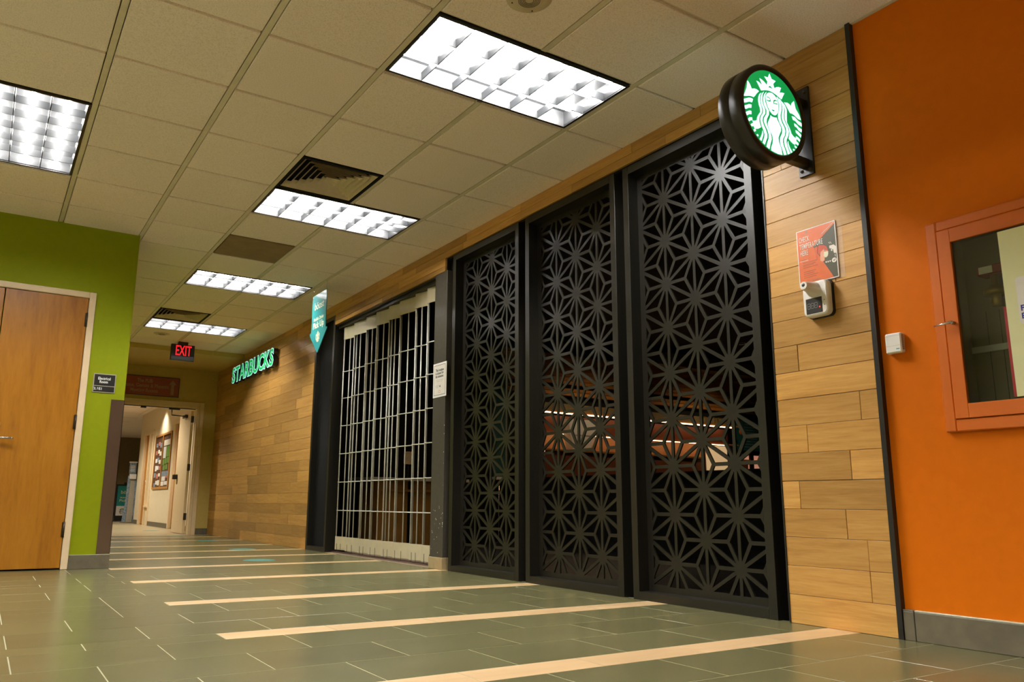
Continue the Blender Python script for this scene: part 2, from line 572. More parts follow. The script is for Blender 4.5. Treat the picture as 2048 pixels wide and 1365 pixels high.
# ceiling: tees with lay-in tiles, cells taken by lights and vents stay open
ceil = MB().box(-5, 3.2, -8.5, YS, H+0.16, H+0.2).build('ceiling', M['white_wall'])
tag(ceil, 'suspended ceiling of square fissured tiles in a metal grid', 'ceiling', kind='structure')
LIGHTS = [(2, -3, 'x'), (2, 1, 'x'), (2, 5, 'x'), (2, 9, 'x'), (-1, 0, 'y'), (-1, -7, 'y'), (-5, -3, 'x'), (-5, 1, 'x'), (-5, -7, 'x'), (-7, -5, 'x'), (-4, -11, 'x')]  # the concourse lights are unseen, added for more bounce onto the ceiling
VENTS = [(2, 0), (2, 8)]
RETURN = (2, 3)
taken = set(VENTS) | {RETURN}
for i, j, ax in LIGHTS:
    taken |= {(i, j), (i+1, j)} if ax == 'x' else {(i, j), (i, j+1)}
BW = 0.030
full = MB()
full.box(-T/2+BW/2+0.005, T/2-BW/2-0.005, -T/2+0.0115, T/2-0.0115, 0.0, 0.022, 0.003)
full_me = full.mesh('ceiling_tile', M['ceil_tile'])
edge_me = MB().box(0, WO-(4*T+BW/2+0.004), -T/2+0.008, T/2-0.008, 0.0, 0.018, 0.004).mesh('ceiling_tile', M['ceil_tile'])
hidden_tiles = MB()
for i in range(-8, 5):
    for j in range(-14, 12):
        if (i, j) in taken: continue
        y0 = j*T
        if j == 11 or (i < 0 and y0 > YG): continue
        near_view = (i >= -1 and j >= -6) if i >= -1 else False
        if i == 4:
            link('ceiling_tile', edge_me, ceil, (4*T+BW/2+0.004, y0+T/2, H)) if j >= -7 else hidden_tiles.box(4*T+0.02, WO, y0+0.008, y0+T-0.008, H, H+0.018)
        elif near_view:
            link('ceiling_tile', full_me, ceil, (i*T+T/2, y0+T/2, H))
        else:
            hidden_tiles.box(i*T+0.02, i*T+T-0.02, y0+0.008, y0+T-0.008, H, H+0.018)
# the cut row against the soffit
for i in range(1, 5):
    x1 = (i+1)*T-BW/2 if i < 4 else WO
    MB().box(i*T+BW/2+0.004, x1-0.004, 11*T+0.008, YS, H, H+0.018, 0.004).build('ceiling_tile', M['ceil_tile'], ceil)
tag(hidden_tiles.build('ceiling_tile_field', M['ceil_tile'], ceil), kind='stuff')
owner = {}
for k, (i, j, ax) in enumerate(LIGHTS):
    for c in ((i, j), (i+1, j) if ax == 'x' else (i, j+1)):
        owner[c] = k
def runs(cells, same):
    out, cur = [], None
    for c in cells:
        if same(c):
            if cur: out.append(cur)
            cur = None
        else:
            cur = (cur[0], c) if cur else (c, c)
    if cur: out.append(cur)
    return out
for i in range(-8, 5):
    x = i*T
    for a, b in runs(range(-14, 12), lambda j: (i-1, j) in owner and owner[(i-1, j)] == owner.get((i, j))):
        ya, yb = max(-8.5, a*T), min((b+1)*T, YS if i > 0 else YG)
        if yb-ya > 0.05:
            MB().box(x-BW/2, x+BW/2, ya, yb, H+0.003, H+0.02).build('grid_bar', M['bar'], ceil)
for j in range(-13, 12):
    for a, b in runs(range(-9, 5), lambda i: (i, j-1) in owner and owner[(i, j-1)] == owner.get((i, j))):
        MB().box(max(-5, a*T), min((b+1)*T, WO), j*T-0.014, j*T+0.014, H+0.017, H+0.024).build('grid_bar', M['bar'], ceil)
MB().box(WO-0.02, WO, -8.5, -2.8, H-0.004, H+0.014).build('grid_bar', M['bar'], ceil)
rp = MB().box(2*T+0.022, 3*T-0.022, RETURN[1]*T+0.014, RETURN[1]*T+T-0.014, H-0.001, H+0.015, 0.003).build('return_panel', M['return'], ceil)
rp['label'] = 'brown air return panel set in the ceiling grid'

# walls
def plank_wall():
    back = MB().box(W+0.02, W+0.06, 4.19, YB+0.2, 0, H).box(W+0.02, W+0.06, 1.04, 3.585, 2.505, H).box(W+0.02, W+0.06, -2.267, 1.04, 2.62, H)
    back.box(W+0.02, W+0.06, 3.585, 4.19, 2.635, H).box(W+0.02, W+0.06, -2.78, -2.267, 0, H)
    wall = back.build('wall_right', M['void'])
    tag(wall, 'oak plank wall of the shopfront, in courses of long boards', 'wall', kind='structure')
    rnd = random.Random(11)
    cache = {}
    def add(y0, y1, z0, z1):
        if y1-y0 < 0.03 or z1-z0 < 0.012: return
        g = 0.0009
        key = (round(y1-y0, 3), round(z1-z0, 3))
        if key not in cache:
            cache[key] = MB().box(0, 0.02, g, key[0]-g, g, key[1]-g, 0.0012).mesh('plank', M['plank'])
        link('plank', cache[key], wall, (W + rnd.uniform(-0.0006, 0.0012), y0, z0))
    K = 0.1275
    fixed = {2: [-2.674], 1: [-2.674], 6: [-2.421], 9: [-2.40]}
    for k in range(22):
        z0, z1 = k*K, min((k+1)*K, H)
        # the pier beside the screens
        if z0 < 2.6:
            cut = fixed.get(k, [rnd.uniform(-2.7, -2.35)] if rnd.random() < 0.45 else [])
            e = [-2.78] + cut + [-2.267]
            for a, b in zip(e, e[1:]):
                add(a, b, z0, min(z1, 2.6775) if z0 < 2.5 else z1)
        # the fascia above the screens and the gate
        spans = []
        if z1 > 2.62:
            lo = max(z0, 2.62)
            spans.append((-2.267 if z0 < 2.6 else -2.78, 4.19, lo, z1))
        if 2.4 < z0 < 2.62 or (z0 < 2.505 < z1):
            lo, hi = max(z0, 2.505), min(z1, 2.62)
            if hi-lo > 0.01: spans.append((1.04, 3.585, lo, hi))
        for a, b, lo, hi in spans:
            if z0 >= 2.6: a = -2.78
            p = a
            while p < b-0.01:
                q = min(b, p + rnd.choice((0.62, 0.85, 1.1, 1.3))*rnd.uniform(0.9, 1.1))
                if b-q < 0.2: q = b
                add(p, q, lo, hi)
                p = q
        # the long wall
        p = 4.19
        first = True
        while p < YB-0.01:
            q = min(YB, p + (rnd.uniform(0.3, 1.2) if first else rnd.choice((0.62, 0.85, 1.1, 1.25))*rnd.uniform(0.9, 1.1)))
            first = False
            if YB-q < 0.2: q = YB
            add(p, q, z0, z1)
            p = q
plank_wall()
trim = MB().box(W-0.012, WO+0.02, -2.803, -2.781, 0, H).build('trim_1', M['sign_black'])
tag(trim, 'thin black upright trim between the oak planks and the orange wall', 'trim', kind='structure')
sliver = MB().box(W-0.004, W+0.03, -2.269, -2.262, 0, 2.62).build('trim_2', M['sign_black'])
tag(sliver, 'thin black edge trim where the oak planks meet the largest lattice screen', 'trim', kind='structure')
wn = MB()
wn.box(WO, WO+0.2, -3.096, -2.803, 0, H+0.02).box(WO, WO+0.2, -8.5, -3.650, 0, H+0.02)
wn.box(WO, WO+0.2, -3.650, -3.096, 1.622, H+0.02).box(WO, WO+0.2, -3.650, -3.096, 0, 0.862)
wall_near = wn.build('wall_near', M['orange'])
tag(wall_near, 'orange painted wall beside the oak planks', 'wall', kind='structure')
base = MB()
bn = MB().box(W-0.006, WO, -2.848, -2.804, 0, 0.112, 0.002).build('baseboard_near', M['base_tile'])
tag(bn, 'grey brown tile base under the orange wall', 'baseboard', kind='structure')
yy = -2.851
while yy > -6:
    MB().box(W-0.006, WO, yy-0.60, yy, 0, 0.112, 0.002).build('base_tile', M['base_tile'], bn)
    MB().box(W-0.005, WO, yy-0.60, yy, 0.1122, 0.118, 0.001).build('base_cap', M['base_cap'], bn)
    yy -= 0.603
MB().box(W-0.005, WO, -2.848, -2.804, 0.1122, 0.118, 0.001).build('base_cap', M['base_tile'], bn)

# green wall with a door opening; the corridor runs on past its corner
gw = MB()
gw.box(0.29, XC, YG, YB, 0, H+0.02)
gw.box(-5, 0.29, YG, YG+0.3, 2.17, H+0.02)
gw.box(-5, -0.92, YG, YG+0.3, 0, 2.17)
gw.box(-0.92, 0.29, YG+0.2, YG+0.3, 0, 2.17)
wl = gw.build('wall_left', M['green'])
tag(wl, 'lime green painted wall with the oak double door', 'wall', kind='structure')
bl = MB().box(0.319, XC+0.004, YG-0.010, YG, 0, 0.104, 0.002).build('baseboard_left', M['base_tile'])
tag(bl, 'grey brown tile base under the lime green wall', 'baseboard', kind='structure')
MB().box(0.319, XC+0.004, YG-0.009, YG, 0.1042, 0.109, 0.001).build('base_cap', M['base_cap'], bl)
MB().box(XC, XC+0.006, YG, YB, 0, 0.104).build('base_tile', M['base_tile'], bl)

# double door in the green wall
d1 = thing('door_1', 'oak veneer double door with cream metal frame in the green wall', 'door', (-0.32, YG, 0), kind='structure')
fr = MB()
fr.box(0.268, 0.318, YG-0.016, YG+0.08, 0, 2.192, 0.004)
fr.box(-0.958, 0.268, YG-0.016, YG+0.08, 2.143, 2.192, 0.004)
fr.box(-0.958, -0.908, YG-0.016, YG+0.08, 0, 2.143, 0.004)
fr.build('door_frame', M['cream_paint'], d1)
for x0, x1, side in ((-0.316, 0.264, 1), (-0.904, -0.322, -1)):
    leaf = MB().box(x0, x1, YG-0.006, YG+0.038, 0.012, 2.139, 0.002).build('door_leaf', M['door'], d1)
    xh = x1-0.001 if side > 0 else x0+0.001
    for z in (0.30, 1.13, 1.96):
        hb = MB().cyl((xh, YG-0.016, z-0.058), (xh, YG-0.016, z+0.058), 0.0075, n=10)
        hb.box(xh-0.013, xh+0.006, YG-0.012, YG-0.004, z-0.055, z+0.055)
        hb.build('hinge', M['frame_metal'], leaf)
    if side > 0:
        lv = MB().lathe([(0.0, -0.012), (0.027, -0.010), (0.027, 0.0)], (-0.262, YG-0.006, 0.98), 'Y', 20)
        lv.cyl((-0.262, YG-0.006, 0.98), (-0.262, YG-0.055, 0.98), 0.010)
        lv.cyl((-0.262, YG-0.055, 0.98), (-0.162, YG-0.058, 0.979), 0.010, 0.009)
        lv.cyl((-0.162, YG-0.058, 0.979), (-0.150, YG-0.030, 0.979), 0.009, 0.007)
        lv.build('lever_handle', M['chrome'], leaf)
        MB().lathe([(0.0, -0.020), (0.018, -0.018), (0.024, -0.004), (0.024, 0.0)], (-0.262, YG-0.006, 1.085), 'Y', 20).build('deadbolt', M['brass'], leaf)

# end of the corridor: soffit, wall, cased opening
so = MB().box(XC, W+0.02, YS, YB, ZS, H+0.1).build('ceiling', M['olive_wall'])
tag(so, 'lower plain ceiling soffit over the far end of the corridor', 'ceiling', kind='structure')
OX0, OX1, OZ = 0.80, 2.585, 2.035
bw = MB()
bw.box(OX1+0.10, W+0.15, YB, YB+0.15, 0, ZS+0.1)
bw.box(XC-0.2, OX1+0.10, YB, YB+0.15, OZ+0.085, ZS+0.1)
bw.box(XC-0.2, OX0-0.10, YB, YB+0.15, 0, OZ+0.085)
bwo = bw.build('wall_back', M['olive_wall'])
tag(bwo, 'beige wall across the end of the corridor above the opening', 'wall', kind='structure')
bb = MB().box(OX1+0.11, W, YB-0.010, YB, 0, 0.10, 0.002).build('baseboard_back', M['base_tile'])
tag(bb, 'dark tile base beside the far opening', 'baseboard', kind='structure')
d2 = thing('door_2', 'cream cased opening at the end of the corridor with its door swung open', 'door', (1.7, YB, 0), kind='structure')
cs = MB()
for x0, x1, d in ((OX1, OX1+0.045, 0.0), (OX1+0.045, OX1+0.11, 0.016)):
    cs.box(x0, x1, YB-0.012-d, YB+0.16, 0, OZ+(0.045 if d == 0 else 0.105), 0.004)
for z0, z1, d in ((OZ, OZ+0.045, 0.0), (OZ+0.045, OZ+0.105, 0.016)):
    cs.box(OX0-0.05, OX1 if d == 0 else OX1+0.045, YB-0.012-d, YB+0.16, z0, z1, 0.004)
cs.box(OX0-0.11, OX0, YB-0.02, YB+0.16, 0, OZ+0.105, 0.004)
cs.build('door_casing', M['cream_paint'], d2)
MB().box(OX0, OX1-0.02, YB+0.02, YB+0.05, OZ-0.012, OZ, 0.0).box(1.72, 1.80, YB+0.01, YB+0.06, OZ-0.035, OZ-0.01).box(2.15, 2.32, YB+0.01, YB+0.06, OZ-0.035, OZ-0.01).build('door_stop', M['sign_black'], d2)
leaf = MB().box(OX1-0.052, OX1-0.008, YB+0.165, YB+1.05, 0.012, OZ-0.02, 0.003).build('door_leaf', M['cream_paint'], d2)
for z in (0.285, 1.08, 1.875):
    MB().box(OX1-0.05, OX1-0.004, YB+0.155, YB+0.166, z-0.055, z+0.055).build('hinge', M['frame_metal'], leaf)
MB().box(OX1-0.115, OX1-0.05, YB+0.85, YB+0.98, 0.90, 0.98, 0.006).build('latch', M['sign_black'], leaf)
cl = MB().cyl((2.20, YB+0.05, OZ-0.03), (2.24, YB+0.25, OZ-0.10), 0.009).cyl((2.24, YB+0.25, OZ-0.10), (OX1-0.05, YB+0.5, OZ-0.085), 0.009)
cl.box(OX1-0.10, OX1-0.05, YB+0.4, YB+0.62, OZ-0.115, OZ-0.06, 0.006)
cl.build('door_closer', M['sign_black'], leaf)

# far hall
HW = 2.90                       # its side wall
hw = MB()
hw.box(HW, HW+0.2, YB+0.15, 10.74, 0, 2.62).box(HW, HW+0.2, 12.13, 14.41, 0, 2.62).box(HW, HW+0.2, 15.64, 16.30, 0, 2.62)
hw.box(HW, HW+0.2, 10.74, 12.13, 2.09, 2.62).box(HW, HW+0.2, 14.41, 15.64, 2.09, 2.62)
hw.box(HW+0.2, 4.6, 16.10, 16.30, 0, 2.62)
hwo = hw.build('wall_hall', M['hall_wall'])
tag(hwo, 'beige side wall of the far hall', 'wall', kind='structure')
for y0, y1 in ((YB+0.15, 10.70), (12.17, 14.37), (15.68, 16.30)):
    MB().box(HW-0.010, HW, y0, y1, 0, 0.095, 0.002).build('base_tile', M['base_tile'], hwo)
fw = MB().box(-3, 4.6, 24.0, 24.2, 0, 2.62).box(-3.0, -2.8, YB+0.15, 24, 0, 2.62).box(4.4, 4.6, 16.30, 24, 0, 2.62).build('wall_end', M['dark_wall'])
tag(fw, 'dim tan wall at the end of the far hall', 'wall', kind='structure')
hc = MB().box(-3, 4.6, YB+0.15, 24.2, 2.62, 2.72).build('ceiling', M['ceil_tile'])
tag(hc, 'pale tiled ceiling of the far hall', 'ceiling', kind='structure')
for k in range(13):
    MB().box(-2.8, HW, YB+0.9+k*1.2192, YB+0.924+k*1.2192, 2.617, 2.622).build('grid_bar', M['bar'], hc)
for x in (0.35, 0.96, 1.57, 2.18, 2.79):
    MB().box(x-0.012, x+0.012, YB+0.2, 16.3, 2.617, 2.622).build('grid_bar', M['bar'], hc)
def hall_door(name, y0, y1, label):
    d = thing(name, label, 'door', (HW, (y0+y1)/2, 0), kind='structure')
    f = MB()
    m_ = y0+0.42*(y1-y0)
    for a, b in ((y0-0.05, y0+0.03), (y1-0.03, y1+0.05), (m_-0.03, m_+0.03)):
        f.box(HW-0.02, HW+0.12, a, b, 0, 2.06, 0.003)
    f.box(HW-0.02, HW+0.12, y0-0.05, y1+0.05, 2.06, 2.12, 0.003)
    f.build('door_frame', M['cream_paint'], d)
    lf = MB().box(HW+0.035, HW+0.075, m_+0.032, y1-0.032, 0.012, 2.055, 0.002).build('door_leaf', M['door'], d)
    MB().cyl((HW+0.035, m_+0.10, 0.98), (HW-0.02, m_+0.10, 0.98), 0.010).cyl((HW-0.02, m_+0.10, 0.98), (HW-0.02, m_+0.20, 0.98), 0.009).build('lever_handle', M['chrome'], lf)
    MB().box(HW+0.04, HW+0.10, y0+0.03, m_-0.03, 0.43, 2.055).build('sidelight', M['white_wall'], d)
    MB().box(HW+0.02, HW+0.11, y0+0.03, m_-0.03, 0.0, 0.39).build('kick_panel', M['hall_wall'], d)
    MB().box(HW-0.035, HW+0.11, y0+0.03, m_-0.03, 0.39, 0.43, 0.003).build('sill', M['cream_paint'], d)
hall_door('door_3', 10.78, 12.09, 'hall doorway nearest the opening, oak leaf with pale sidelight')
hall_door('door_4', 14.45, 15.60, 'hall doorway beyond the bulletin board, oak leaf with pale sidelight')

# walls behind and beside the viewer close the room
wb = MB().box(-5.2, -5, -8.5, YG+0.3, 0, H+0.2).box(-5.2, WO+0.2, -8.7, -8.5, 0, H+0.2).build('wall_front', M['white_wall'])
tag(wb, 'off white walls of the open concourse behind the viewer', 'wall', kind='structure')

# ------------------------------------------------------------------ shopfront: black framing, lattice screens
A = 0.2655                      # lattice pitch up the panel
CSP = 0.218                     # lattice pitch along it
def clip_rect(poly, x0, x1, y0, y1):
    for ax, lim, sgn in ((0, x0, 1), (0, x1, -1), (1, y0, 1), (1, y1, -1)):
        out = []
        for i in range(len(poly)):
            p, q = poly[i-1], poly[i]
            a, b = sgn*(p[ax]-lim), sgn*(q[ax]-lim)
            if (a < 0) != (b < 0):
                t = a/(a-b)
                out.append((p[0]+t*(q[0]-p[0]), p[1]+t*(q[1]-p[1])))
            if b >= 0: out.append(q)
        poly = out
        if len(poly) < 3: return []
    return poly
def inset(tri, d):
    """triangle with every side moved in by d"""
    area = sum(tri[i-1][0]*tri[i][1]-tri[i][0]*tri[i-1][1] for i in range(3))
    if area < 0: tri = tri[::-1]
    ln = []
    for i in range(3):
        p, q = Vector(tri[i]), Vector(tri[(i+1) % 3])
        e = (q-p).normalized()
        n = Vector((-e.y, e.x))
        ln.append((p+n*d, e))
    out = []
    for i in range(3):
        (p, e), (q, f) = ln[i-1], ln[i]
        den = e.x*f.y-e.y*f.x
        t = ((q-p).x*f.y-(q-p).y*f.x)/den
        out.append(tuple(p+e*t))
    return out
def lattice_mesh(mid, ncol, half, z0, z1, a0, a1, b0, b1, fn, t):
    """cut-out sheet: the bars of every cell clipped to the opening, a plain border round it"""
    m = MB()
    cz = lambda c: 0.207 if c % 2 else 0.207+A/2
    seen = set()
    def solid(poly):
        if len(poly) >= 3:
            m.face([fn(x, y, 0) for x, y in poly])
            m.face([fn(x, y, t) for x, y in poly[::-1]])
    def wall(p, q):
        m.face([fn(p[0], p[1], 0), fn(q[0], q[1], 0), fn(q[0], q[1], t), fn(p[0], p[1], t)])
    x0, x1 = mid-half, mid+half
    for c in range(-ncol-1, ncol+1):
        for k in range(-2, 12):
            a = (mid+c*CSP, cz(c)+k*A)
            up = (a[0], a[1]+A)
            for d in (c+1, c-1):
                tri = (a, up, (mid+d*CSP, a[1]+A/2))
                key = tuple(sorted((round(p[0], 3), round(p[1], 3)) for p in tri))
                if key in seen: continue
                seen.add(key)
                g = (sum(p[0] for p in tri)/3, sum(p[1] for p in tri)/3)
                for i in range(3):
                    sub = [tri[i], tri[(i+1) % 3], g]
                    ar = sum(sub[j-1][0]*sub[j][1]-sub[j][0]*sub[j-1][1] for j in range(3))
                    if ar < 0: sub = sub[::-1]
                    ins = inset(sub, 0.0098)
                    for j in range(3):
                        n_ = (j+1) % 3
                        solid(clip_rect([sub[j], sub[n_], ins[n_], ins[j]], x0, x1, z0, z1))
                    h = clip_rect(ins, x0, x1, z0, z1)
                    if len(h) >= 3:
                        for j in range(len(h)):
                            wall(h[j-1], h[j])
    for r in (rect(a0, a1, b0, z0), rect(a0, a1, z1, b1), rect(a0, x0, z0, z1), rect(x1, a1, z0, z1)):
        solid(r)
    return m
def lattice_screen(label, y0, y1, ztop, ncol, half, name='lattice_screen'):
    mid = (y0+y1)/2
    t = thing(name, label, 'screen', (W, mid, 0), 'black lattice screens of the shopfront')
    D = 0.13
    f = MB()
    f.box(W, W+D, y0, y0+0.048, 0, ztop, 0.0015).box(W, W+D, y1-0.048, y1, 0, ztop, 0.0015)
    f.box(W, W+D, y0+0.048, y1-0.048, ztop-0.05, ztop).box(W, W+D, y0+0.048, y1-0.048, 0, 0.045)
    f.build('screen_frame', M['black'], t)
    a, b = y0+0.046, y1-0.046
    lm = lattice_mesh(mid, ncol, half, 0.078, ztop-0.085, a, b, 0.043, ztop-0.048, lambda x, y, z: (W+0.078+z, x, y), 0.010)
    me = bpy.data.meshes.new('lattice')
    me.from_pydata(lm.v, [], lm.f)
    me.materials.append(M['black'])
    link('lattice', me, t)
    return t
lattice_screen('largest looking black lattice screen, beside the plank pier with the round lit sign', -2.197, -1.225, 2.60, 3, 0.396)
lattice_screen('middle of the three wide black lattice screens', -1.147, -0.163, 2.605, 3, 0.396)
lattice_screen('black lattice screen next to the charcoal post with the closing notice', -0.078, 0.903, 2.605, 3, 0.396)
lattice_screen('narrow black lattice screen at the far side of the folding gate', 3.578, 4.187, 2.625, 2, 0.222)
vd = MB()
for y0, y1 in ((-2.262, -2.199), (-1.223, -1.149), (-0.161, -0.080), (0.905, 0.998)):
    vd.box(W+0.10, W+0.16, y0, y1, 0, 2.62)
vd.box(W+0.022, W+0.16, -2.262, 1.04, 2.606, 2.62)
vd.box(W+0.05, W+0.16, -2.262, 0.998, 2.62, 3.0).box(W+0.05, W+0.16, 3.58, 4.19, 2.627, 3.0)
vo = vd.build('trim_3', M['void'])  # black backing put in where the gaps lie in shade
tag(vo, 'flat black backing filling the shaded gaps between the lattice screens', 'trim', kind='structure')
hd = MB().box(W+0.02, W+0.30, 1.213, 3.577, 2.492, 2.506).box(W+0.06, W+0.30, 1.0, 3.577, 2.506, 3.0)
ho = hd.build('trim_4', M['black'])
tag(ho, 'black head trim over the folding gate', 'trim', kind='structure')
po = MB().box(W, W+0.2, 1.0, 1.213, 0.095, 2.505, 0.003).build('pillar', M['post'])
tag(po, 'charcoal painted post between the folding gate and the lattice screens', 'pillar', kind='structure')
MB().box(W-0.008, W+0.2, 0.994, 1.22, 0, 0.094, 0.003).build('base_block', M['tan_block'], po)
ch = MB()
rc = random.Random(3)
for k in range(26):
    yy, zz, s = rc.uniform(1.02, 1.212), rc.uniform(0.12, 0.5)**1.0, rc.uniform(0.0015, 0.005)
    if k > 16: yy, zz = 1.003+rc.uniform(0, 0.004), rc.uniform(0.3, 1.2)
    ch.box(W-0.0006, W+0.001, yy-s/2, yy+s/2, zz-s, zz+s)
tag(ch.build('paint_chips', M['paper'], po), kind='stuff')
th = MB().box(2.885, 3.32, 1.22, 3.577, -0.03, 0.002).build('floor', M['carpet'])
tag(th, 'grey stone threshold under the folding gate', 'floor', kind='structure')

# ------------------------------------------------------------------ folding gate
XG = 2.985
gt = thing('folding_gate', 'closed pale metal folding gate of thin rods with cream top and bottom plates', 'gate', (XG, 2.3, 0))
CL = [3.452, 3.204, 2.882, 2.624, 2.322, 2.078, 1.746, 1.510, 1.235]     # folds
MID = [3.338, 3.059, 2.753, 2.471, 2.205, 1.912, 1.638, 1.372]
dx = 0.022
rods = []
for k, y in enumerate(CL):
    if k in (0, 8): rods += [(y, -dx if k == 0 else dx, 0.007)]
    elif k in (1, 4): rods += [(y+0.008, dx, 0.0078), (y-0.008, -dx*0.6, 0.0078)]
    else: rods += [(y+0.030, dx, 0.0062), (y, 0.0, 0.0062), (y-0.030, -dx, 0.0062)]
for y in MID: rods.append((y, 0.0, 0.0062))
rods.sort(reverse=True)
for y, ox, r in rods:
    MB().cyl((XG+ox, y, 0.045), (XG+ox, y, 2.44), r, n=8).build('rod', M['gate'], gt)
for z in (0.443, 0.742, 1.046, 1.350, 1.655, 1.952):
    lk = MB()
    for (ya, xa, _), (yb, xb, _) in zip(rods, rods[1:]):
        lk.cyl((XG+xa-0.007, ya, z), (XG+xb-0.007, yb, z), 0.0052, n=6)
    lk.build('link_rod', M['gate'], gt)
for k in range(8):
    ya, yb = CL[k], CL[k+1]
    ya2 = ya-(0.030 if k not in (0,) else 0.0)
    yb2 = yb+0.030
    for nm, z0, z1 in (('top_plate', 2.318, 2.46), ('bottom_plate', 0.035, 0.172)):
        m = MB()
        fn = lambda u, v, d: (u+d, v, 0)
        pa, pb = (XG-dx-0.012, ya2), (XG+dx-0.012, yb2)
        for (xa, y0), (xb, y1) in ((pa, pb),) + ((((XG+dx-0.012, yb2), (XG-dx-0.012, yb-0.030)),) if k < 7 else ()):
            m.prism([(xa, y0), (xb, y1), (xb+0.004, y1), (xa+0.004, y0)], lambda u, v, d: (u, v, d), z0, z1)
        m.build(nm, M['gate_panel'], gt)
    for y in (ya2-0.04, (ya2+yb2)/2-0.03):
        MB().cyl((XG-0.028, y, 0.02), (XG-0.028, y, 0.10), 0.002, n=6).build('drop_pin', M['ink'], gt)
MB().box(XG-0.05, XG+0.06, 1.22, 3.577, 2.462, 2.492).build('head_track', M['black'], gt)
MB().box(XG-0.025, XG+0.05, 1.222, 3.575, 0.0, 0.012, 0.002).build('floor_track', M['track'], gt)

# ------------------------------------------------------------------ ceiling lights with parabolic louvres
def make_light():
    t = thing('ceiling_light', 'x', 'light', (0, 0, 0), 'louvred fluorescent ceiling lights')
    a, b = 0.591, 0.288
    f = MB()
    i = 0.016
    for x0, x1, y0, y1 in ((-a, a, -b, -b+i), (-a, a, b-i, b), (-a, -a+i, -b+i, b-i), (a-i, a, -b+i, b-i)):
        f.box(x0, x1, y0, y1, 0.0, 0.010)
    f.build('shadow_gap_frame', M['sign_black'], t)  # black strip stands in for the shadow gap round the louvre
    a -= i; b -= i
    p = MB()
    hh = 0.095
    p.box(-a, a, -b, b, hh, hh+0.006)
    for x0, x1, y0, y1 in ((-a, a, -b-0.004, -b), (-a, a, b, b+0.004), (-a-0.004, -a, -b, b), (a, a+0.004, -b, b)):
        p.box(x0, x1, y0, y1, 0.004, hh)
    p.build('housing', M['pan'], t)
    LH = 0.046
    prof = [(0.0026, 0.002), (0.0028, 0.012), (0.0035, 0.028), (0.0055, LH)]
    def blade(along, pos, length):
        m = MB()
        pts = [(w_, z) for w_, z in prof] + [(-w_, z) for w_, z in prof[::-1]]
        if along == 'x':
            m.prism(pts, lambda u, v, d: (d, pos+u, v), -length, length)
        else:
            m.prism(pts, lambda u, v, d: (pos+u, d, v), -length, length)
        return m
    for k in (1, 2):
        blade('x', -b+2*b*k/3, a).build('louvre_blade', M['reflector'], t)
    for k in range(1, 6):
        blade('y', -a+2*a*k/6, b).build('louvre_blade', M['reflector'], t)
    for k in range(3):
        y = -b+2*b*(k+0.5)/3
        MB().cyl((-a+0.02, y, 0.067), (a-0.02, y, 0.067), 0.0128, n=10).build('tube', M['tube'], t)
    return t
LIGHT_LABELS = [
    'largest looking louvred ceiling light, ahead of the round lit sign',
    'louvred ceiling light touching the square air vent, ahead of the brown return panel',
    'louvred ceiling light just beyond the brown air return panel',
    'louvred ceiling light in front of the red exit sign',
    'louvred ceiling light near the top of the lime green wall',
    'added unseen louvred ceiling light over the concourse, behind the viewer, set lengthwise',
    'added unseen louvred ceiling light in the concourse beside the viewer',
    'added unseen louvred ceiling light in the concourse near the oak double door',
    'added unseen louvred ceiling light in the concourse diagonally behind the viewer',
    'added unseen louvred ceiling light at the outer edge of the concourse',
    'added unseen louvred ceiling light by the far wall of the concourse']
proto = make_light()
for k, (i, j, ax) in enumerate(LIGHTS):
    o = proto if k == len(LIGHTS)-1 else copy_tree(proto)
    o['label'] = LIGHT_LABELS[k]
    if k == 0 or k >= 5:
        for c in o.children:
            if c.name.startswith('tube'):
                c.data = c.data.copy()
                c.data.materials[0] = M['tube_strong']
    if ax == 'x':
        o.location = (i*T+T, j*T+T/2, H+0.001)
    else:
        o.location = (i*T+T/2, j*T+T, H+0.001)
        o.rotation_euler = (0, 0, PI/2)

# ------------------------------------------------------------------ vents and speakers in the ceiling
def make_vent():
    t = thing('air_vent', 'x', 'vent', (0, 0, 0), 'square louvred air vents')
    a = 0.290
    f = MB()
    for x0, x1, y0, y1 in ((-a, a, -a, -a+0.018), (-a, a, a-0.018, a), (-a, -a+0.018, -a+0.018, a-0.018), (a-0.018, a, -a+0.018, a-0.018)):
        f.box(x0, x1, y0, y1, 0.0, 0.012)
    f.box(-a, a, -a, a, 0.07, 0.075)
    f.build('back_box', M['void'], t)
    for k in range(6):
        r1 = 0.262-k*0.040
        r0 = r1-0.033
        m = MB()
        for s in range(4):
            ang = PI/2*s
            def pt(r, u, z):
                x, y = r, u*r
                return (x*math.cos(ang)-y*math.sin(ang), x*math.sin(ang)+y*math.cos(ang), z)
            m.face([pt(r1, -1, 0.002), pt(r1, 1, 0.002), pt(r0, 1, 0.036), pt(r0, -1, 0.036)])
            m.face([pt(r1, -1, 0.004), pt(r1, 1, 0.004), pt(r0, 1, 0.038), pt(r0, -1, 0.038)])
        m.build('louvre_ring', M['speaker'], t)
    MB().box(-0.022, 0.022, -0.022, 0.022, 0.018, 0.022).build('centre_plate', M['speaker'], t)
    return t
vp = make_vent()
for k, (i, j) in enumerate(VENTS):
    o = vp if k == 0 else copy_tree(vp)
    o['label'] = ('square ceiling air vent nearer the viewer, before the second light', 'square ceiling air vent farther down, before the light by the exit sign')[k]
    o.location = (i*T+T/2, j*T+T/2, H+0.001)
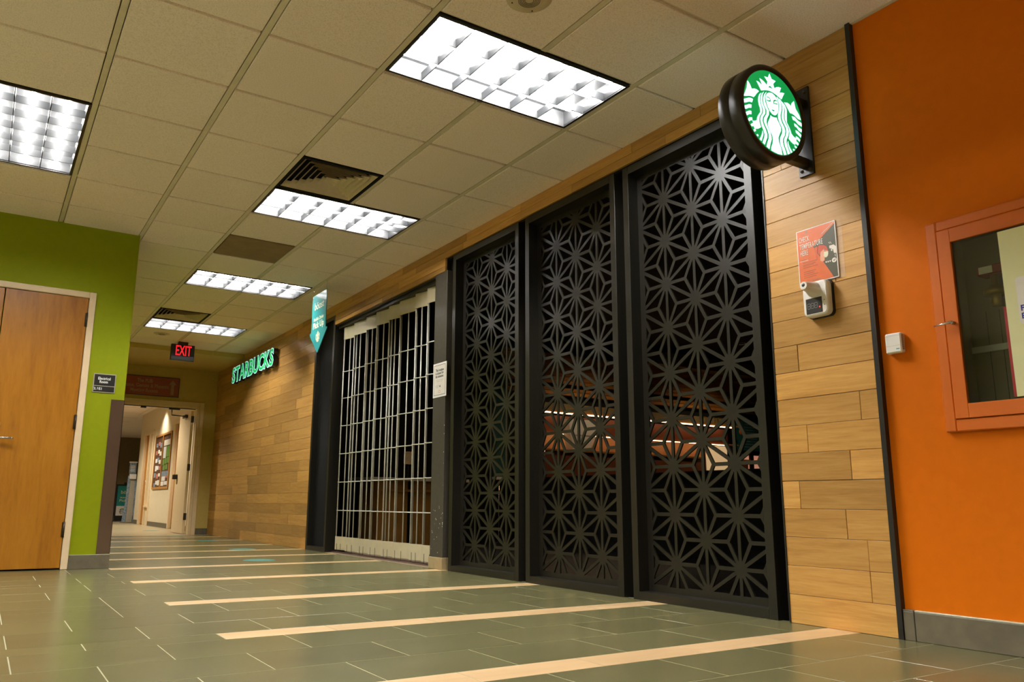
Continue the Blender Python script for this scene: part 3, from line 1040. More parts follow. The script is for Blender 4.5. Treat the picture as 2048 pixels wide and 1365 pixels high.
def make_speaker():
    t = thing('ceiling_speaker', 'x', 'speaker', (0, 0, 0), 'round ceiling speakers')
    MB().lathe([(0.0, -0.010), (0.050, -0.010), (0.075, -0.008), (0.100, -0.003), (0.104, 0.0)], (0, 0, 0), 'Z', 40).build('cover', M['speaker'], t)
    for r in (0.020, 0.027, 0.034, 0.041, 0.048):
        MB().lathe([(r-0.0012, -0.0102), (r-0.0012, -0.0112), (r+0.0012, -0.0112), (r+0.0012, -0.0102)], (0, 0, 0), 'Z', 40).build('grille_ring', M['frame_metal'], t)
    for s in range(4):
        ang = PI/4+PI/2*s
        MB().lathe([(0.0, -0.012), (0.003, -0.0115), (0.0035, -0.006)], (0.078*math.cos(ang), 0.078*math.sin(ang), 0), 'Z', 8).build('screw', M['frame_metal'], t)
    return t
sp = make_speaker()
sp['label'] = 'round ceiling speaker beside the largest looking light'
sp.location = (1.524, -2.134, H)
s2 = copy_tree(sp)
s2['label'] = 'faint round ceiling speaker between the farthest light and the soffit'
s2.location = (1.524, 6.40, H)

# ------------------------------------------------------------------ signs
LOGO = [[[-841,531],[-813,516],[-763,461],[-715,373],[-626,405],[-540,409],[-470,386],[-562,299],[-617,229],[-664,185],[-731,190],[-817,174],[-917,139],[-987,123],[-985,139],[-933,239],[-882,343],[-859,430]],[[-994,45],[-922,76],[-834,118],[-760,134],[-690,127],[-731,39],[-817,33],[-905,-9],[-994,-45]],[[-989,-113],[-911,-77],[-835,-37],[-755,-26],[-766,-104],[-842,-122],[-919,-169],[-977,-189]],[[-960,-260],[-887,-219],[-824,-187],[-773,-186],[-775,-261],[-843,-274],[-926,-331]],[[-896,-406],[-850,-358],[-763,-333],[-755,-401],[-806,-411],[-864,-454]],[[-733,-613],[-681,-577],[-655,-622],[-707,-659]],[[-644,-711],[-612,-689],[-577,-715],[-604,-744]],[[-527,626],[-459,619],[-332,568],[-375,645],[-418,724],[-326,706],[-241,669],[-182,624],[-141,728],[-240,825],[-118,834],[-60,951],[4,838],[144,826],[51,729],[80,628],[156,679],[236,709],[325,711],[255,569],[329,598],[435,612],[374,521],[319,426],[237,452],[137,485],[11,511],[-116,513],[-245,486],[-388,433]],[[-141,587],[-59,654],[57,587],[-45,594]],[[-387,378],[-454,323],[-499,238],[-515,152],[-497,51],[-467,-30],[-462,-108],[-476,-131],[-559,-235],[-589,-296],[-599,-350],[-671,-390],[-752,-411],[-725,-454],[-770,-475],[-821,-516],[-782,-553],[-725,-524],[-693,-576],[-626,-569],[-562,-544],[-477,-485],[-497,-438],[-517,-382],[-523,-313],[-497,-230],[-421,-133],[-401,-56],[-414,13],[-449,101],[-462,195],[-438,292]],[[-294,431],[-363,369],[-416,263],[-430,178],[-408,77],[-366,-9],[-363,-44],[-376,-120],[-453,-217],[-478,-291],[-472,-360],[-443,-449],[-395,-537],[-362,-621],[-380,-705],[-424,-787],[-445,-850],[-383,-877],[-337,-781],[-285,-688],[-277,-597],[-318,-503],[-383,-401],[-412,-317],[-391,-222],[-300,-106],[-292,-24],[-307,17],[-356,102],[-379,193],[-366,269],[-339,358]],[[-204,454],[-281,376],[-327,281],[-340,205],[-318,104],[-269,29],[-241,-9],[-252,-101],[-346,-227],[-362,-311],[-326,-390],[-260,-487],[-220,-591],[-229,-691],[-283,-802],[-324,-910],[-234,-943],[-191,-822],[-135,-692],[-135,-621],[-164,-531],[-236,-427],[-276,-322],[-259,-228],[-173,-97],[-163,14],[-182,9],[-231,94],[-273,189],[-274,279],[-249,377]],[[-434,-557],[-409,-625],[-427,-683],[-489,-818],[-547,-790],[-491,-709],[-454,-637]],[[-117,-98],[-62,-118],[15,-114],[93,-96],[114,-149],[170,-223],[221,-299],[219,-381],[157,-488],[110,-581],[113,-679],[155,-765],[191,-854],[208,-973],[57,-986],[-68,-974],[-167,-961],[-160,-884],[-105,-772],[-84,-678],[-99,-576],[-161,-495],[-220,-396],[-225,-317],[-187,-244],[-135,-157]],[[-121,461],[-18,479],[81,441],[152,380],[192,255],[180,133],[152,44],[87,-30],[20,-58],[-55,-43],[-126,8],[-193,96],[-228,194],[-244,297],[-225,366],[-182,425]],[[-229,330],[-157,352],[-101,340],[-73,304],[-64,232],[-94,243],[-143,230],[-221,235],[-222,263],[-152,263],[-111,274],[-105,298],[-141,321],[-204,320]],[[38,330],[105,352],[161,342],[169,317],[102,321],[61,296],[48,253],[116,267],[180,270],[167,244],[93,233],[46,232],[33,204],[20,202],[10,260],[20,309]],[[-69,137],[-25,137],[19,132],[-14,116],[-51,124]],[[-88,73],[-25,69],[52,73],[9,27],[-41,33]],[[145,433],[190,374],[225,265],[212,170],[202,121],[153,-11],[151,-93],[187,-182],[250,-264],[274,-348],[251,-444],[175,-563],[160,-657],[182,-749],[236,-851],[274,-957],[355,-930],[338,-860],[285,-749],[256,-658],[264,-575],[340,-465],[370,-357],[347,-264],[278,-175],[235,-87],[239,13],[284,145],[298,223],[276,326],[219,400],[158,439]],[[240,416],[292,349],[334,252],[327,157],[285,27],[283,-65],[326,-152],[400,-249],[416,-354],[379,-463],[309,-572],[308,-644],[337,-744],[391,-846],[408,-908],[487,-868],[470,-835],[416,-732],[387,-632],[395,-558],[473,-428],[496,-331],[473,-238],[398,-141],[354,-62],[359,48],[385,174],[380,256],[331,352],[249,421]],[[331,356],[395,279],[420,204],[423,167],[399,60],[394,-51],[450,-144],[518,-244],[527,-350],[504,-447],[478,-504],[552,-552],[639,-592],[698,-594],[748,-499],[755,-434],[659,-405],[586,-352],[567,-285],[522,-206],[453,-116],[460,13],[476,174],[474,220],[430,299],[340,361]],[[452,-574],[458,-640],[495,-720],[554,-786],[575,-812],[525,-845],[488,-785],[440,-690],[427,-621]],[[405,374],[519,399],[596,380],[645,344],[682,438],[770,515],[787,423],[816,320],[834,306],[925,212],[980,98],[886,98],[758,154],[680,173],[600,164],[559,216],[483,305]],[[653,101],[753,107],[854,52],[995,19],[993,-64],[871,-40],[770,19],[691,20]],[[722,-59],[800,-73],[889,-122],[985,-138],[972,-212],[880,-198],[807,-136],[735,-124]],[[758,-218],[850,-234],[952,-291],[930,-355],[854,-315],[766,-276]],[[755,-370],[834,-385],[898,-428],[874,-475],[814,-445],[749,-426]],[[752,-498],[806,-520],[831,-547],[803,-587],[761,-569],[716,-558]],[[676,-618],[727,-632],[756,-647],[729,-678],[685,-661]],[[613,-721],[652,-724],[677,-729],[639,-763],[616,-752]]]
def emblem(fn, r, m, depth, parent, skip=()):
    return shapes('emblem', [[(x*r/1000, y*r/1000) for x, y in p] for k, p in enumerate(LOGO) if k not in skip], fn, m, depth, parent)

# round double sided blade sign
DX, DY, DZ, DR = 2.575, -2.527, 2.295, 0.2025
bs = thing('blade_sign', 'round lit green and white sign standing out from the plank pier', 'sign', (W, DY, 2.3))
rim = MB().lathe([(DR, -0.058), (DR+0.004, -0.064), (DR+0.026, -0.064), (DR+0.031, -0.058), (DR+0.031, -0.004), (DR+0.028, -0.003), (DR+0.028, 0.003), (DR+0.031, 0.004), (DR+0.031, 0.058), (DR+0.026, 0.064), (DR+0.004, 0.064), (DR, 0.058)], (DX, DY, DZ), 'Y', 72)
rim.build('drum', M['black'], bs)
for side in (0, 1):
    fn = on_front(DX, DY-0.058, DZ) if side == 0 else on_back(DX, DY+0.058, DZ)
    fc = shapes('lit_face', [circle(0, 0, DR+0.001, 72)], fn, M['sign_green'], 0.002, bs)
    white = [[(x*DR/1000, y*DR/1000) for x, y in p] for p in LOGO]
    shapes('emblem', white, lambda x, y, z, f=fn: f(x, y, z+0.002), M['sign_white'], 0.0012, fc)
for z in (2.14, 2.45):
    MB().box(DX+0.16, W-0.012, DY-0.022, DY+0.022, z-0.02, z+0.02, 0.004).build('bracket_arm', M['black'], bs)
MB().box(W-0.014, W-0.0005, DY-0.040, DY+0.040, 2.082, 2.535, 0.002).build('wall_plate', M['black'], bs)
for z in (2.108, 2.508):
    for y in (-0.022, 0.022):
        MB().lathe([(0.0, -0.022), (0.007, -0.020), (0.009, -0.014)], (W, DY+y, z), 'X', 8).build('bolt', M['frame_metal'], bs)

# lit letters on the long plank wall
ss = thing('letter_sign', 'row of lit green letters STARBUCKS on the far plank wall', 'sign', (W, 6.55, 2.44))
word = 'STARBUCKS'
XF = W-0.085
adv = []
for chh in word:
    cu = text_curve(chh, 1.0, 0.0, 0.0, 1.0, 'LEFT')
    o = bpy.data.objects.new('tmp', cu); COL.objects.link(o)
    me = bpy.data.meshes.new_from_object(o.evaluated_get(bpy.context.evaluated_depsgraph_get()))
    xs = [v.co.x for v in me.vertices]; ys = [v.co.y for v in me.vertices]
    adv.append((min(xs), max(xs), min(ys), max(ys)))
    bpy.data.objects.remove(o); bpy.data.curves.remove(cu); bpy.data.meshes.remove(me)
cap = adv[1][3]-adv[1][2]
gap = 0.11
tot = sum(b-a for a, b, _, _ in adv)+gap*(len(word)-1)
Yl, Yr, Zb, LHt = 7.60, 5.575, 2.335, 0.215
ky, kz = (Yl-Yr)/tot, LHt/cap
p = 0.0
for chh, (a, b, c, d) in zip(word, adv):
    off = p-a
    def fn(x, y, z, off=off):
        return (W-z, Yl-(x+off)*ky, Zb+(y-adv[1][2])*kz)
    lt = text('letter', chh, 1.0, lambda x, y, z, fn=fn: fn(x, y, z+0.02), M['sign_black'], ss, 0.050, 0.062, None, 'LEFT')
    text('letter_edge', chh, 1.0, lambda x, y, z, fn=fn: fn(x, y, z+0.0815), M['letter_edge'], lt, 0.050, 0.003, None, 'LEFT')
    text('letter_face', chh, 1.0, lambda x, y, z, fn=fn: fn(x, y, z+0.084), M['letter_green'], lt, 0.018, 0.003, None, 'LEFT')
    for q in ((a+b)/2-0.12, (a+b)/2+0.12):
        xx, yy, zz = fn(q, adv[1][2]+0.1, 0)
        MB().cyl((W, yy, zz), (W-0.03, yy, zz), 0.006, n=6).build('stand_off', M['chrome'], lt)
    p += (b-a)+gap
MB().box(W-0.02, W-0.0005, Yr+0.05, Yl-0.05, 2.40, 2.46).build('raceway', M['sign_black'], ss)

# exit sign
ex = thing('exit_sign', 'black exit sign with lit red letters hung under the ceiling', 'sign', (1.90, 6.85, H))
MB().box(1.737, 2.055, 6.83, 6.885, 2.478, 2.708, 0.008).build('sign_box', M['sign_black'], ex)
MB().box(1.83, 1.96, 6.82, 6.90, 2.706, H+0.004, 0.006).build('canopy', M['sign_black'], ex)
text('lettering', 'EXIT', 0.205, on_front(1.903, 6.8305, 2.612), M['exit_red'], ex, 0.002, 0.002, 0.212)

# brick red direction sign over the opening
ds = thing('direction_sign', 'brick red sign with tan lettering and arrow over the far opening', 'sign', (1.6, YB, 2.2))
MB().box(1.23, 2.262, YB-0.022, YB-0.001, 2.205, 2.505, 0.003).build('sign_panel', M['sign_red'], ds)
f = MB()
for x0, x1, z0, z1 in ((1.22, 2.272, 2.505, 2.513), (1.22, 2.272, 2.197, 2.205), (2.262, 2.272, 2.205, 2.505), (1.22, 1.23, 2.205, 2.505)):
    f.box(x0, x1, YB-0.026, YB-0.001, z0, z1)
f.build('sign_frame', M['frame_metal'], ds)
for k, (tx, wd) in enumerate((('The PUB', 0.235), ('Pegasus, Gemini & Phoenix', 0.74), ('Meeting Rooms', 0.41))):
    text('lettering', tx, 0.082, on_front(1.738, YB-0.022, 2.432-k*0.078), M['letter_tan'], ds, 0.0015, 0.001, wd)
shapes('arrow', [[(-0.024, -0.12), (0.024, -0.12), (0.024, 0.05), (0.058, 0.045), (0, 0.125), (-0.058, 0.045), (-0.024, 0.05)]], on_front(2.165, YB-0.022, 2.35), M['letter_tan'], 0.001, ds)

# room sign beside the double door
rs = thing('room_sign', 'black Electrical Room sign in a silver frame on the lime green wall', 'sign', (0.443, YG, 1.455))
MB().box(0.360, 0.526, YG-0.008, YG-0.0005, 1.379, 1.533, 0.002).build('sign_frame', M['silver'], rs)
MB().box(0.367, 0.519, YG-0.0095, YG-0.007, 1.436, 1.526).build('name_plate', M['sign_black'], rs)
MB().box(0.367, 0.519, YG-0.0095, YG-0.007, 1.386, 1.430).build('number_plate', M['sign_black'], rs)
text('lettering', 'Electrical', 0.031, on_front(0.440, YG-0.0095, 1.493), M['letter_pale'], rs, 0.0008, 0.0006, 0.092)
text('lettering', 'Room', 0.031, on_front(0.437, YG-0.0095, 1.466), M['letter_pale'], rs, 0.0008, 0.0006, 0.061)
text('lettering', '2.1E1', 0.027, on_front(0.400, YG-0.0095, 1.409), M['letter_pale'], rs, 0.0008, 0.0006, 0.060)

# hanging arrow sign
HX = 2.44
hs = thing('hanging_sign', 'teal arrow shaped pick up sign hanging from the ceiling by the gate', 'sign', (HX, 2.87, H))
ysh = lambda y: y
def hm(x, y, z): return (HX-z, 2.873-x, 2.345+y)
ol = [(-0.207, 0.305), (-0.205, -0.062)] 
pts = [(-0.203, 0.307), (0.203, 0.307), (0.203, -0.088)] + [(0.232, -0.090), (0.243, -0.096), (0.241, -0.108)] + [(0.012, -0.316), (0.0, -0.320), (-0.012, -0.316)] + [(-0.241, -0.108), (-0.243, -0.096), (-0.232, -0.090)] + [(-0.203, -0.088)]
shapes('sign_panel', [pts], hm, M['teal'], 0.006, hs)
hm2 = lambda x, y, z: hm(x, y, z+0.006)
text('lettering', 'b\u00f6ost', 0.115, lambda x, y, z: hm2(x, y+0.178, z), M['cream_letter'], hs, 0.001, 0.001, 0.27)
text('lettering', 'Mobile Order', 0.052, lambda x, y, z: hm2(x+0.0, y+0.040, z), M['cream_letter'], hs, 0.001, 0.001, 0.29)
text('lettering', 'Pick Up', 0.088, lambda x, y, z: hm2(x+0.0, y-0.028, z), M['cream_letter'], hs, 0.003, 0.001, 0.31)
shapes('emblem', [[(x*0.062/1000, y*0.062/1000-0.150) for x, y in q] for q in LOGO], hm2, M['cream_letter'], 0.001, hs)
for s in (-1, 1):
    MB().cyl((HX-0.003, 2.873+s*0.185, 2.635), (HX-0.003, 2.873+s*0.185, H+0.006), 0.0012, n=6).build('hanging_wire', M['chrome'], hs)
    MB().lathe([(0.004, -0.001), (0.010, -0.001), (0.010, 0.007), (0.004, 0.007)], (HX-0.006, 2.873+s*0.185, 2.632), 'X', 12).build('grommet', M['silver'], hs)

# closing notice on the post
cn = thing('closing_notice', 'white closing notice in a clear sleeve on the charcoal post', 'notice', (W, 1.093, 1.55))
MB().box(W-0.004, W-0.0005, 0.978, 1.207, 1.408, 1.702).build('sleeve', M['white'], cn)
MB().box(W-0.0048, W-0.004, 0.990, 1.195, 1.420, 1.690).build('sheet', M['paper'], cn)
nf = on_right(W-0.0048, 1.0925, 1.555)
fr_ = [rect(-0.098, 0.098, -0.129, 0.129), rect(-0.095, 0.095, -0.126, 0.126)]
shapes('border_line', fr_, nf, M['ink'], 0.0004, cn)
for k, (tx, wd, sz, z) in enumerate((('This location', 0.142, 0.032, 0.085), ('is closed for', 0.142, 0.032, 0.058), ('the semester.', 0.145, 0.032, 0.031))):
    text('lettering', tx, sz, lambda x, y, zz, z=z: nf(x, y+z, zz), M['ink'], cn, 0.0008, 0.0004, wd)
ln = []
for z, x0, x1 in ((0.000, -0.066, 0.066), (-0.012, -0.050, 0.050), (-0.046, -0.078, -0.006), (-0.055, -0.074, -0.008), (-0.064, -0.070, -0.016)):
    ln.append(rect(x0, x1, z-0.0022, z+0.0022))
shapes('small_print', ln, nf, M['silver'], 0.0004, cn)
shapes('pointer', [[(-0.004, -0.055), (0.016, -0.044), (0.016, -0.066)]], nf, M['ink'], 0.0004, cn)
shapes('stamp', [rrect(-0.016, 0.016, -0.110, -0.090, 0.004), rrect(-0.013, 0.013, -0.107, -0.093, 0.003)], nf, M['poster_orange'], 0.0004, cn)

# temperature poster
POSTER = {"dark":[[1.007,0.04],[1.022,1.036],[0.909,1.03],[0.418,0.354]],"line":[[0.649,0.167],[0.954,0.028],[0.961,0.034],[0.658,0.177]],"hair":[[0.551,0.364],[0.662,0.373],[0.754,0.418],[0.786,0.494],[0.758,0.498],[0.681,0.452],[0.593,0.492],[0.572,0.557],[0.523,0.488],[0.524,0.418]],"bun":[[0.435,0.39],[0.494,0.372],[0.549,0.379],[0.515,0.436],[0.52,0.517],[0.495,0.621],[0.475,0.547],[0.455,0.464]],"face":[[0.593,0.492],[0.681,0.452],[0.759,0.488],[0.791,0.514],[0.776,0.589],[0.732,0.615],[0.692,0.602],[0.679,0.658],[0.629,0.668],[0.576,0.642],[0.578,0.568]],"mask":[[0.681,0.511],[0.784,0.513],[0.787,0.553],[0.761,0.601],[0.712,0.611],[0.667,0.577]],"gun":[[0.822,0.423],[0.931,0.422],[0.98,0.466],[0.986,0.584],[0.921,0.571],[0.908,0.505],[0.856,0.481],[0.82,0.47]],"trig":[[0.852,0.493],[0.888,0.496],[0.889,0.53],[0.858,0.523]],"ray1":[[0.808,0.359],[0.818,0.355],[0.842,0.386],[0.831,0.389]],"ray2":[[0.84,0.356],[0.851,0.355],[0.882,0.395],[0.871,0.398]],"d1":[[0.938,0.596],[0.958,0.598],[0.958,0.611],[0.938,0.609]],"d2":[[0.939,0.621],[0.959,0.623],[0.959,0.637],[0.939,0.635]],"s1":[[0.701,0.677],[0.734,0.681],[0.733,0.706],[0.7,0.702]],"s2":[[0.752,0.68],[0.782,0.683],[0.78,0.709],[0.75,0.706]],"s3":[[0.801,0.68],[0.831,0.683],[0.829,0.708],[0.8,0.705]],"check":[[0.885,0.688],[0.898,0.685],[0.91,0.699],[0.943,0.672],[0.953,0.682],[0.911,0.713]],"brow":[[0.686,0.465],[0.735,0.465],[0.736,0.472],[0.688,0.473]],"eye":[[0.694,0.484],[0.729,0.486],[0.731,0.494],[0.695,0.494]],"strap":[[0.534,0.361],[0.545,0.363],[0.523,0.488],[0.585,0.56],[0.578,0.564],[0.512,0.49]],"under":[[0.053,0.562],[0.274,0.564],[0.274,0.572],[0.054,0.57]],"T1":[[0.065,0.127],[0.33,0.236]],"T2":[[0.07,0.261],[0.663,0.359]],"T3":[[0.075,0.384],[0.273,0.466]],"c":[[0.914,0.694],[0.973,0.706]],"emb":[[0.267,0.055],[0.298,0.063]]}
tp = thing('temperature_poster', 'orange and dark temperature check poster on the plank pier', 'poster', (W, -2.545, 1.68))
PY0, PY1, PZT, PZB = -2.441, -2.648, 1.821, 1.550
PWd, PHt = PY0-PY1, PZT-PZB
def pf(x, y, z): return (W-0.006-z, PY0-x*PWd, PZT-y*PHt)
MB().box(W-0.006, W-0.0025, PY1, PY0, PZB, PZT).build('sheet', M['white'], tp)
shapes('orange_field', [rect(0.022, 0.978, 0.016, 0.984)], pf, M['poster_orange'], 0.0003, tp)
dk = clip_rect([tuple(q) for q in POSTER['dark']][::-1], 0.022, 0.978, 0.016, 0.984)
lift = lambda e: (lambda x, y, z: pf(x, y, z+e))
shapes('dark_field', [dk], lift(0.0003), M['poster_dark'], 0.0003, tp)
shapes('hair_bun', [POSTER['bun']], lift(0.0006), M['bun'], 0.0003, tp)
shapes('face', [POSTER['face']], lift(0.0009), M['skin'], 0.0003, tp)
shapes('hair', [POSTER['hair']], lift(0.0012), M['hair'], 0.0003, tp)
shapes('mask', [POSTER['mask']], lift(0.0015), M['cream_letter'], 0.0003, tp)
shapes('face_lines', [POSTER['brow'], POSTER['eye'], POSTER['strap']], lift(0.0015), M['poster_dark'], 0.0003, tp)
white = [POSTER[k] for k in ('gun', 'trig', 'ray1', 'ray2', 'd1', 'd2', 's1', 's2', 's3', 'line', 'under')]
white.append([(0.915+0.058*math.cos(2*PI*i/24), 0.694+0.042*math.sin(2*PI*i/24)) for i in range(24)])
shapes('pictograms', white, lift(0.0006), M['poster_text'], 0.0003, tp)
shapes('check_mark', [POSTER['check']], lift(0.0009), M['poster_dark'], 0.0003, tp)
for tx, x0, x1, yc in (('CHECK', 0.065, 0.330, 0.182), ('TEMPERATURE', 0.070, 0.665, 0.308), ('HERE', 0.075, 0.275, 0.428)):
    def tf(x, y, z, x0=x0, yc=yc):
        return (W-0.006-z-0.0009, PY0-x0*PWd-x, PZT-yc*PHt+y)
    text('lettering', tx, 0.0365, tf, M['poster_text'], tp, 0.0005, 0.0003, (x1-x0)*PWd, 'LEFT', 1.14)
sm = []
for k, yv in enumerate((0.60, 0.635, 0.655, 0.69, 0.765, 0.80, 0.835, 0.87)):
    sm.append(rect(0.13, 0.50-0.05*(k % 3), yv, yv+0.011))
sm.append(rect(0.09, 0.22, 0.545, 0.555))
shapes('small_print', sm, lift(0.0004), M['poster_small'], 0.0003, tp)
for q in (rect(0.20, 0.55, 0.935, 0.942), rect(0.32, 0.58, 0.953, 0.960), rect(0.14, 0.40, 0.086, 0.091), rect(0.20, 0.34, 0.105, 0.110)):
    shapes('small_print', [q], lift(0.0004), M['letter_tan'], 0.0003, tp)
shapes('crest', [[(0.270+0.035*math.cos(2*PI*i/16), 0.055+0.022*math.sin(2*PI*i/16)) for i in range(16)]], lift(0.0004), M['letter_tan'], 0.0003, tp)
MB().box(W-0.0024, W-0.0003, -2.677, -2.441, 1.545, 1.823).build('acrylic_holder', M['acrylic'], tp)

# wall thermometer
wt = thing('wall_thermometer', 'white wall mounted thermometer with dark display below the poster', 'thermometer', (W, -2.54, 1.46))
MB().prism(rrect(-0.066, 0.066, -0.090, 0.080, 0.022), lambda u, v, d: (W-d, -2.548-u, 1.466+v), 0.0, 0.014).build('back_plate', M['sign_black'], wt)
bd = MB()
def sec(x, k):                  # outline of the body at depth x, shrinking towards the front
    return [(W-x, -2.545-u*k, 1.466+v*k) for u, v in rrect(-0.064, 0.064, -0.086, 0.080, 0.024)]
rings = [sec(0.012, 1.0), sec(0.034, 1.0), sec(0.044, 0.97), sec(0.048, 0.90)]
for r0, r1 in zip(rings, rings[1:]):
    for i in range(len(r0)):
        j = (i+1) % len(r0)
        bd.face([r0[i], r0[j], r1[j], r1[i]], True)
bd.face(rings[-1])
body = bd.build('body', M['white'], wt)
nz = MB()
n = 20
prev = None
for t_, r, zz in ((0.040, 0.040, 1.505), (0.060, 0.032, 1.508), (0.085, 0.024, 1.512), (0.112, 0.020, 1.514), (0.120, 0.018, 1.514)):
    ring = [(W-t_, -2.540+r*math.cos(2*PI*i/n), zz+r*math.sin(2*PI*i/n)*(1.0 if i <= n/2 else 1.0)) for i in range(n)]
    if prev:
        for i in range(n):
            j = (i+1) % n
            nz.face([prev[i], prev[j], ring[j], ring[i]], True)
    prev = ring
nz.face(prev)
nz.build('sensor_barrel', M['white'], wt)
MB().lathe([(0.0, -0.0015), (0.0075, -0.001), (0.0085, 0.0)], (W-0.120, -2.540, 1.516), 'X', 16).build('sensor_eye', M['sign_black'], wt)
for s in (-1, 1):
    MB().lathe([(0.0, -0.0008), (0.0016, -0.0004), (0.002, 0.0)], (W-0.1195, -2.540+s*0.004, 1.5015), 'X', 8).build('sensor_dot', M['ink'], wt)
MB().box(W-0.0505, W-0.047, -2.580, -2.498, 1.394, 1.466, 0.001).build('display', M['sign_black'], wt)
segs = []
for k in range(3):
    x0 = -0.031+0.0185*k
    segs += [rect(x0, x0+0.013, y-0.0012, y+0.0012) for y in (-0.012, 0.0, 0.012)]
    segs += [rect(xx-0.001, xx+0.001, y0, y0+0.0095) for xx in (x0-0.0005, x0+0.0135) for y0 in (-0.0108, 0.0013)]
df = on_right(W-0.0505, -2.5375, 1.430)
shapes('digits', segs, df, M['digit'], 0.0004, wt)
MB().lathe([(0.0, -0.0012), (0.0032, -0.0008), (0.0035, 0.0)], (W-0.0505, -2.5685, 1.419), 'X', 10).build('indicator', M['red_led'], wt)
for z in (1.425, 1.448):
    MB().lathe([(0.0, -0.001), (0.0022, -0.0006), (0.0025, 0.0)], (W-0.0478, -2.592, z), 'X', 8).build('button', M['ink'], wt)

# thermostat on the orange wall
ts = thing('thermostat', 'small white wall thermostat on the orange wall', 'thermostat', (WO, -2.874, 1.2))
MB().box(WO-0.032, WO-0.0005, -2.909, -2.839, 1.158, 1.243, 0.005).build('case', M['white'], ts)
MB().box(WO-0.0325, WO-0.0315, -2.906, -2.842, 1.2305, 1.2315).box(WO-0.0325, WO-0.0315, -2.906, -2.842, 1.188, 1.189).build('seam', M['silver'], ts)
vs = MB()
for k in range(16):
    z = 1.170+k*0.0042
    vs.box(WO-0.026, WO-0.010, -2.9096, -2.908, z, z+0.002)
vs.build('vent_slot', M['frame_metal'], ts)
shapes('maker_mark', [rrect(-0.007, 0.007, -0.002, 0.002, 0.001)], on_right(WO-0.032, -2.893, 1.174), M['label_teal'], 0.0006, ts)

# extinguisher cabinet, set in the orange wall
ec = thing('extinguisher_cabinet', 'orange painted extinguisher cabinet with a glazed door in the orange wall', 'cabinet', (WO, -3.35, 1.24))
CY0, CY1, CZ0, CZ1 = -3.046, -3.70, 0.812, 1.672
fz = 0.020
fm = MB()
for y0, y1, z0, z1 in ((CY0-0.043, CY0, CZ0, CZ1), (CY1, CY1+0.043, CZ0, CZ1), (CY1+0.043, CY0-0.043, CZ1-0.042, CZ1), (CY1+0.043, CY0-0.043, CZ0, CZ0+0.048)):
    fm.box(WO-fz, WO-0.0005, y0, y1, z0, z1, 0.004)
fm.build('cabinet_frame', M['orange_metal'], ec)
DY0, DY1, DZ0, DZ1 = CY0-0.045, CY1+0.045, CZ0+0.050, CZ1-0.044
GY0, GY1, GZ0, GZ1 = -3.142, -3.604, 0.918, 1.572
dm = MB()
for y0, y1, z0, z1 in ((GY0, DY0, DZ0, DZ1), (DY1, GY1, DZ0, DZ1), (GY1, GY0, GZ1, DZ1), (GY1, GY0, DZ0, GZ0)):
    dm.box(WO-0.024, WO-0.006, y0, y1, z0, z1, 0.0015)
dr = dm.build('cabinet_door', M['orange_metal'], ec)
MB().box(WO-0.014, WO-0.010, GY1-0.004, GY0+0.004, GZ0-0.004, GZ1+0.004).build('glass', M['glass'], dr)
hn = MB().cyl((WO-0.024, -3.125, 1.240), (WO-0.045, -3.122, 1.241), 0.007, n=10).cyl((WO-0.045, -3.126, 1.242), (WO-0.045, -3.055, 1.236), 0.006, 0.002, n=10)
hn.build('pull_handle', M['chrome'], dr)
bx = MB()
bx.box(WO+0.14, WO+0.15, CY1+0.05, CY0-0.05, CZ0+0.05, CZ1-0.05)
for y0, y1, z0, z1 in ((CY0-0.06, CY0-0.05, CZ0+0.05, CZ1-0.05), (CY1+0.05, CY1+0.06, CZ0+0.05, CZ1-0.05), (CY1+0.05, CY0-0.05, CZ1-0.06, CZ1-0.05), (CY1+0.05, CY0-0.05, CZ0+0.05, CZ0+0.06)):
    bx.box(WO-0.004, WO+0.14, y0, y1, z0, z1)
bx.build('lining', M['grey_metal'], ec)

# what the cabinet holds
vv = thing('hose_valve', 'brass valve with a red band behind the glass of the orange cabinet', 'valve', (WO+0.07, -3.24, 1.3))
MB().box(WO+0.045, WO+0.12, -3.36, -3.195, 1.425, 1.462, 0.004).build('red_band', M['red_metal'], vv)
MB().box(WO+0.043, WO+0.046, -3.255, -3.205, 1.430, 1.458).build('label', M['paper'], vv)
MB().lathe([(0.0, 0.0), (0.045, 0.0), (0.042, 0.018), (0.025, 0.034), (0.014, 0.040), (0.014, 0.10), (0.0, 0.10)], (WO+0.075, -3.245, 1.345), 'Z', 24).build('valve_body', M['brass'], vv)
MB().cyl((WO+0.075, -3.245, 1.30), (WO+0.075, -3.245, 1.345), 0.018, n=14).cyl((WO+0.075, -3.30, 1.365), (WO+0.138, -3.30, 1.365), 0.012, n=10).cyl((WO+0.075, -3.245, 1.365), (WO+0.075, -3.30, 1.365), 0.012, n=10).build('pipe', M['brass'], vv)
# a cream notice stuck on the glass moves with the door
MB().box(WO-0.0152, WO-0.0142, -3.596, -3.314, 0.926, 1.564).build('notice_panel', M['cream_plastic'], dr)
MB().box(WO-0.0152, WO-0.0142, -3.3138, -3.304, 0.926, 1.27).build('red_edge', M['red_metal'], dr)
MB().prism(rrect(-0.13, 0.14, -0.09, 0.09, 0.012), lambda u, v, d: (WO-0.0152-d, -3.485-u, 1.282+v), 0.0, 0.0004).build('notice_label', M['white'], dr)
for k, tx in enumerate(('FIRE', 'EXTINGUISHER')):
    def tf(x, y, z, k=k):
        return (WO-0.0156-z, -3.362-x, 1.252-0.030*k+y)
    text('lettering', tx, 0.030, tf, M['blue_ink'], dr, 0.001, 0.00008, None, 'LEFT')
MB().box(WO+0.128, WO+0.140, -3.60, -3.10, 1.135, 1.160).build('pale_strip', M['silver'], ec)  # pale strip across the back of the lining
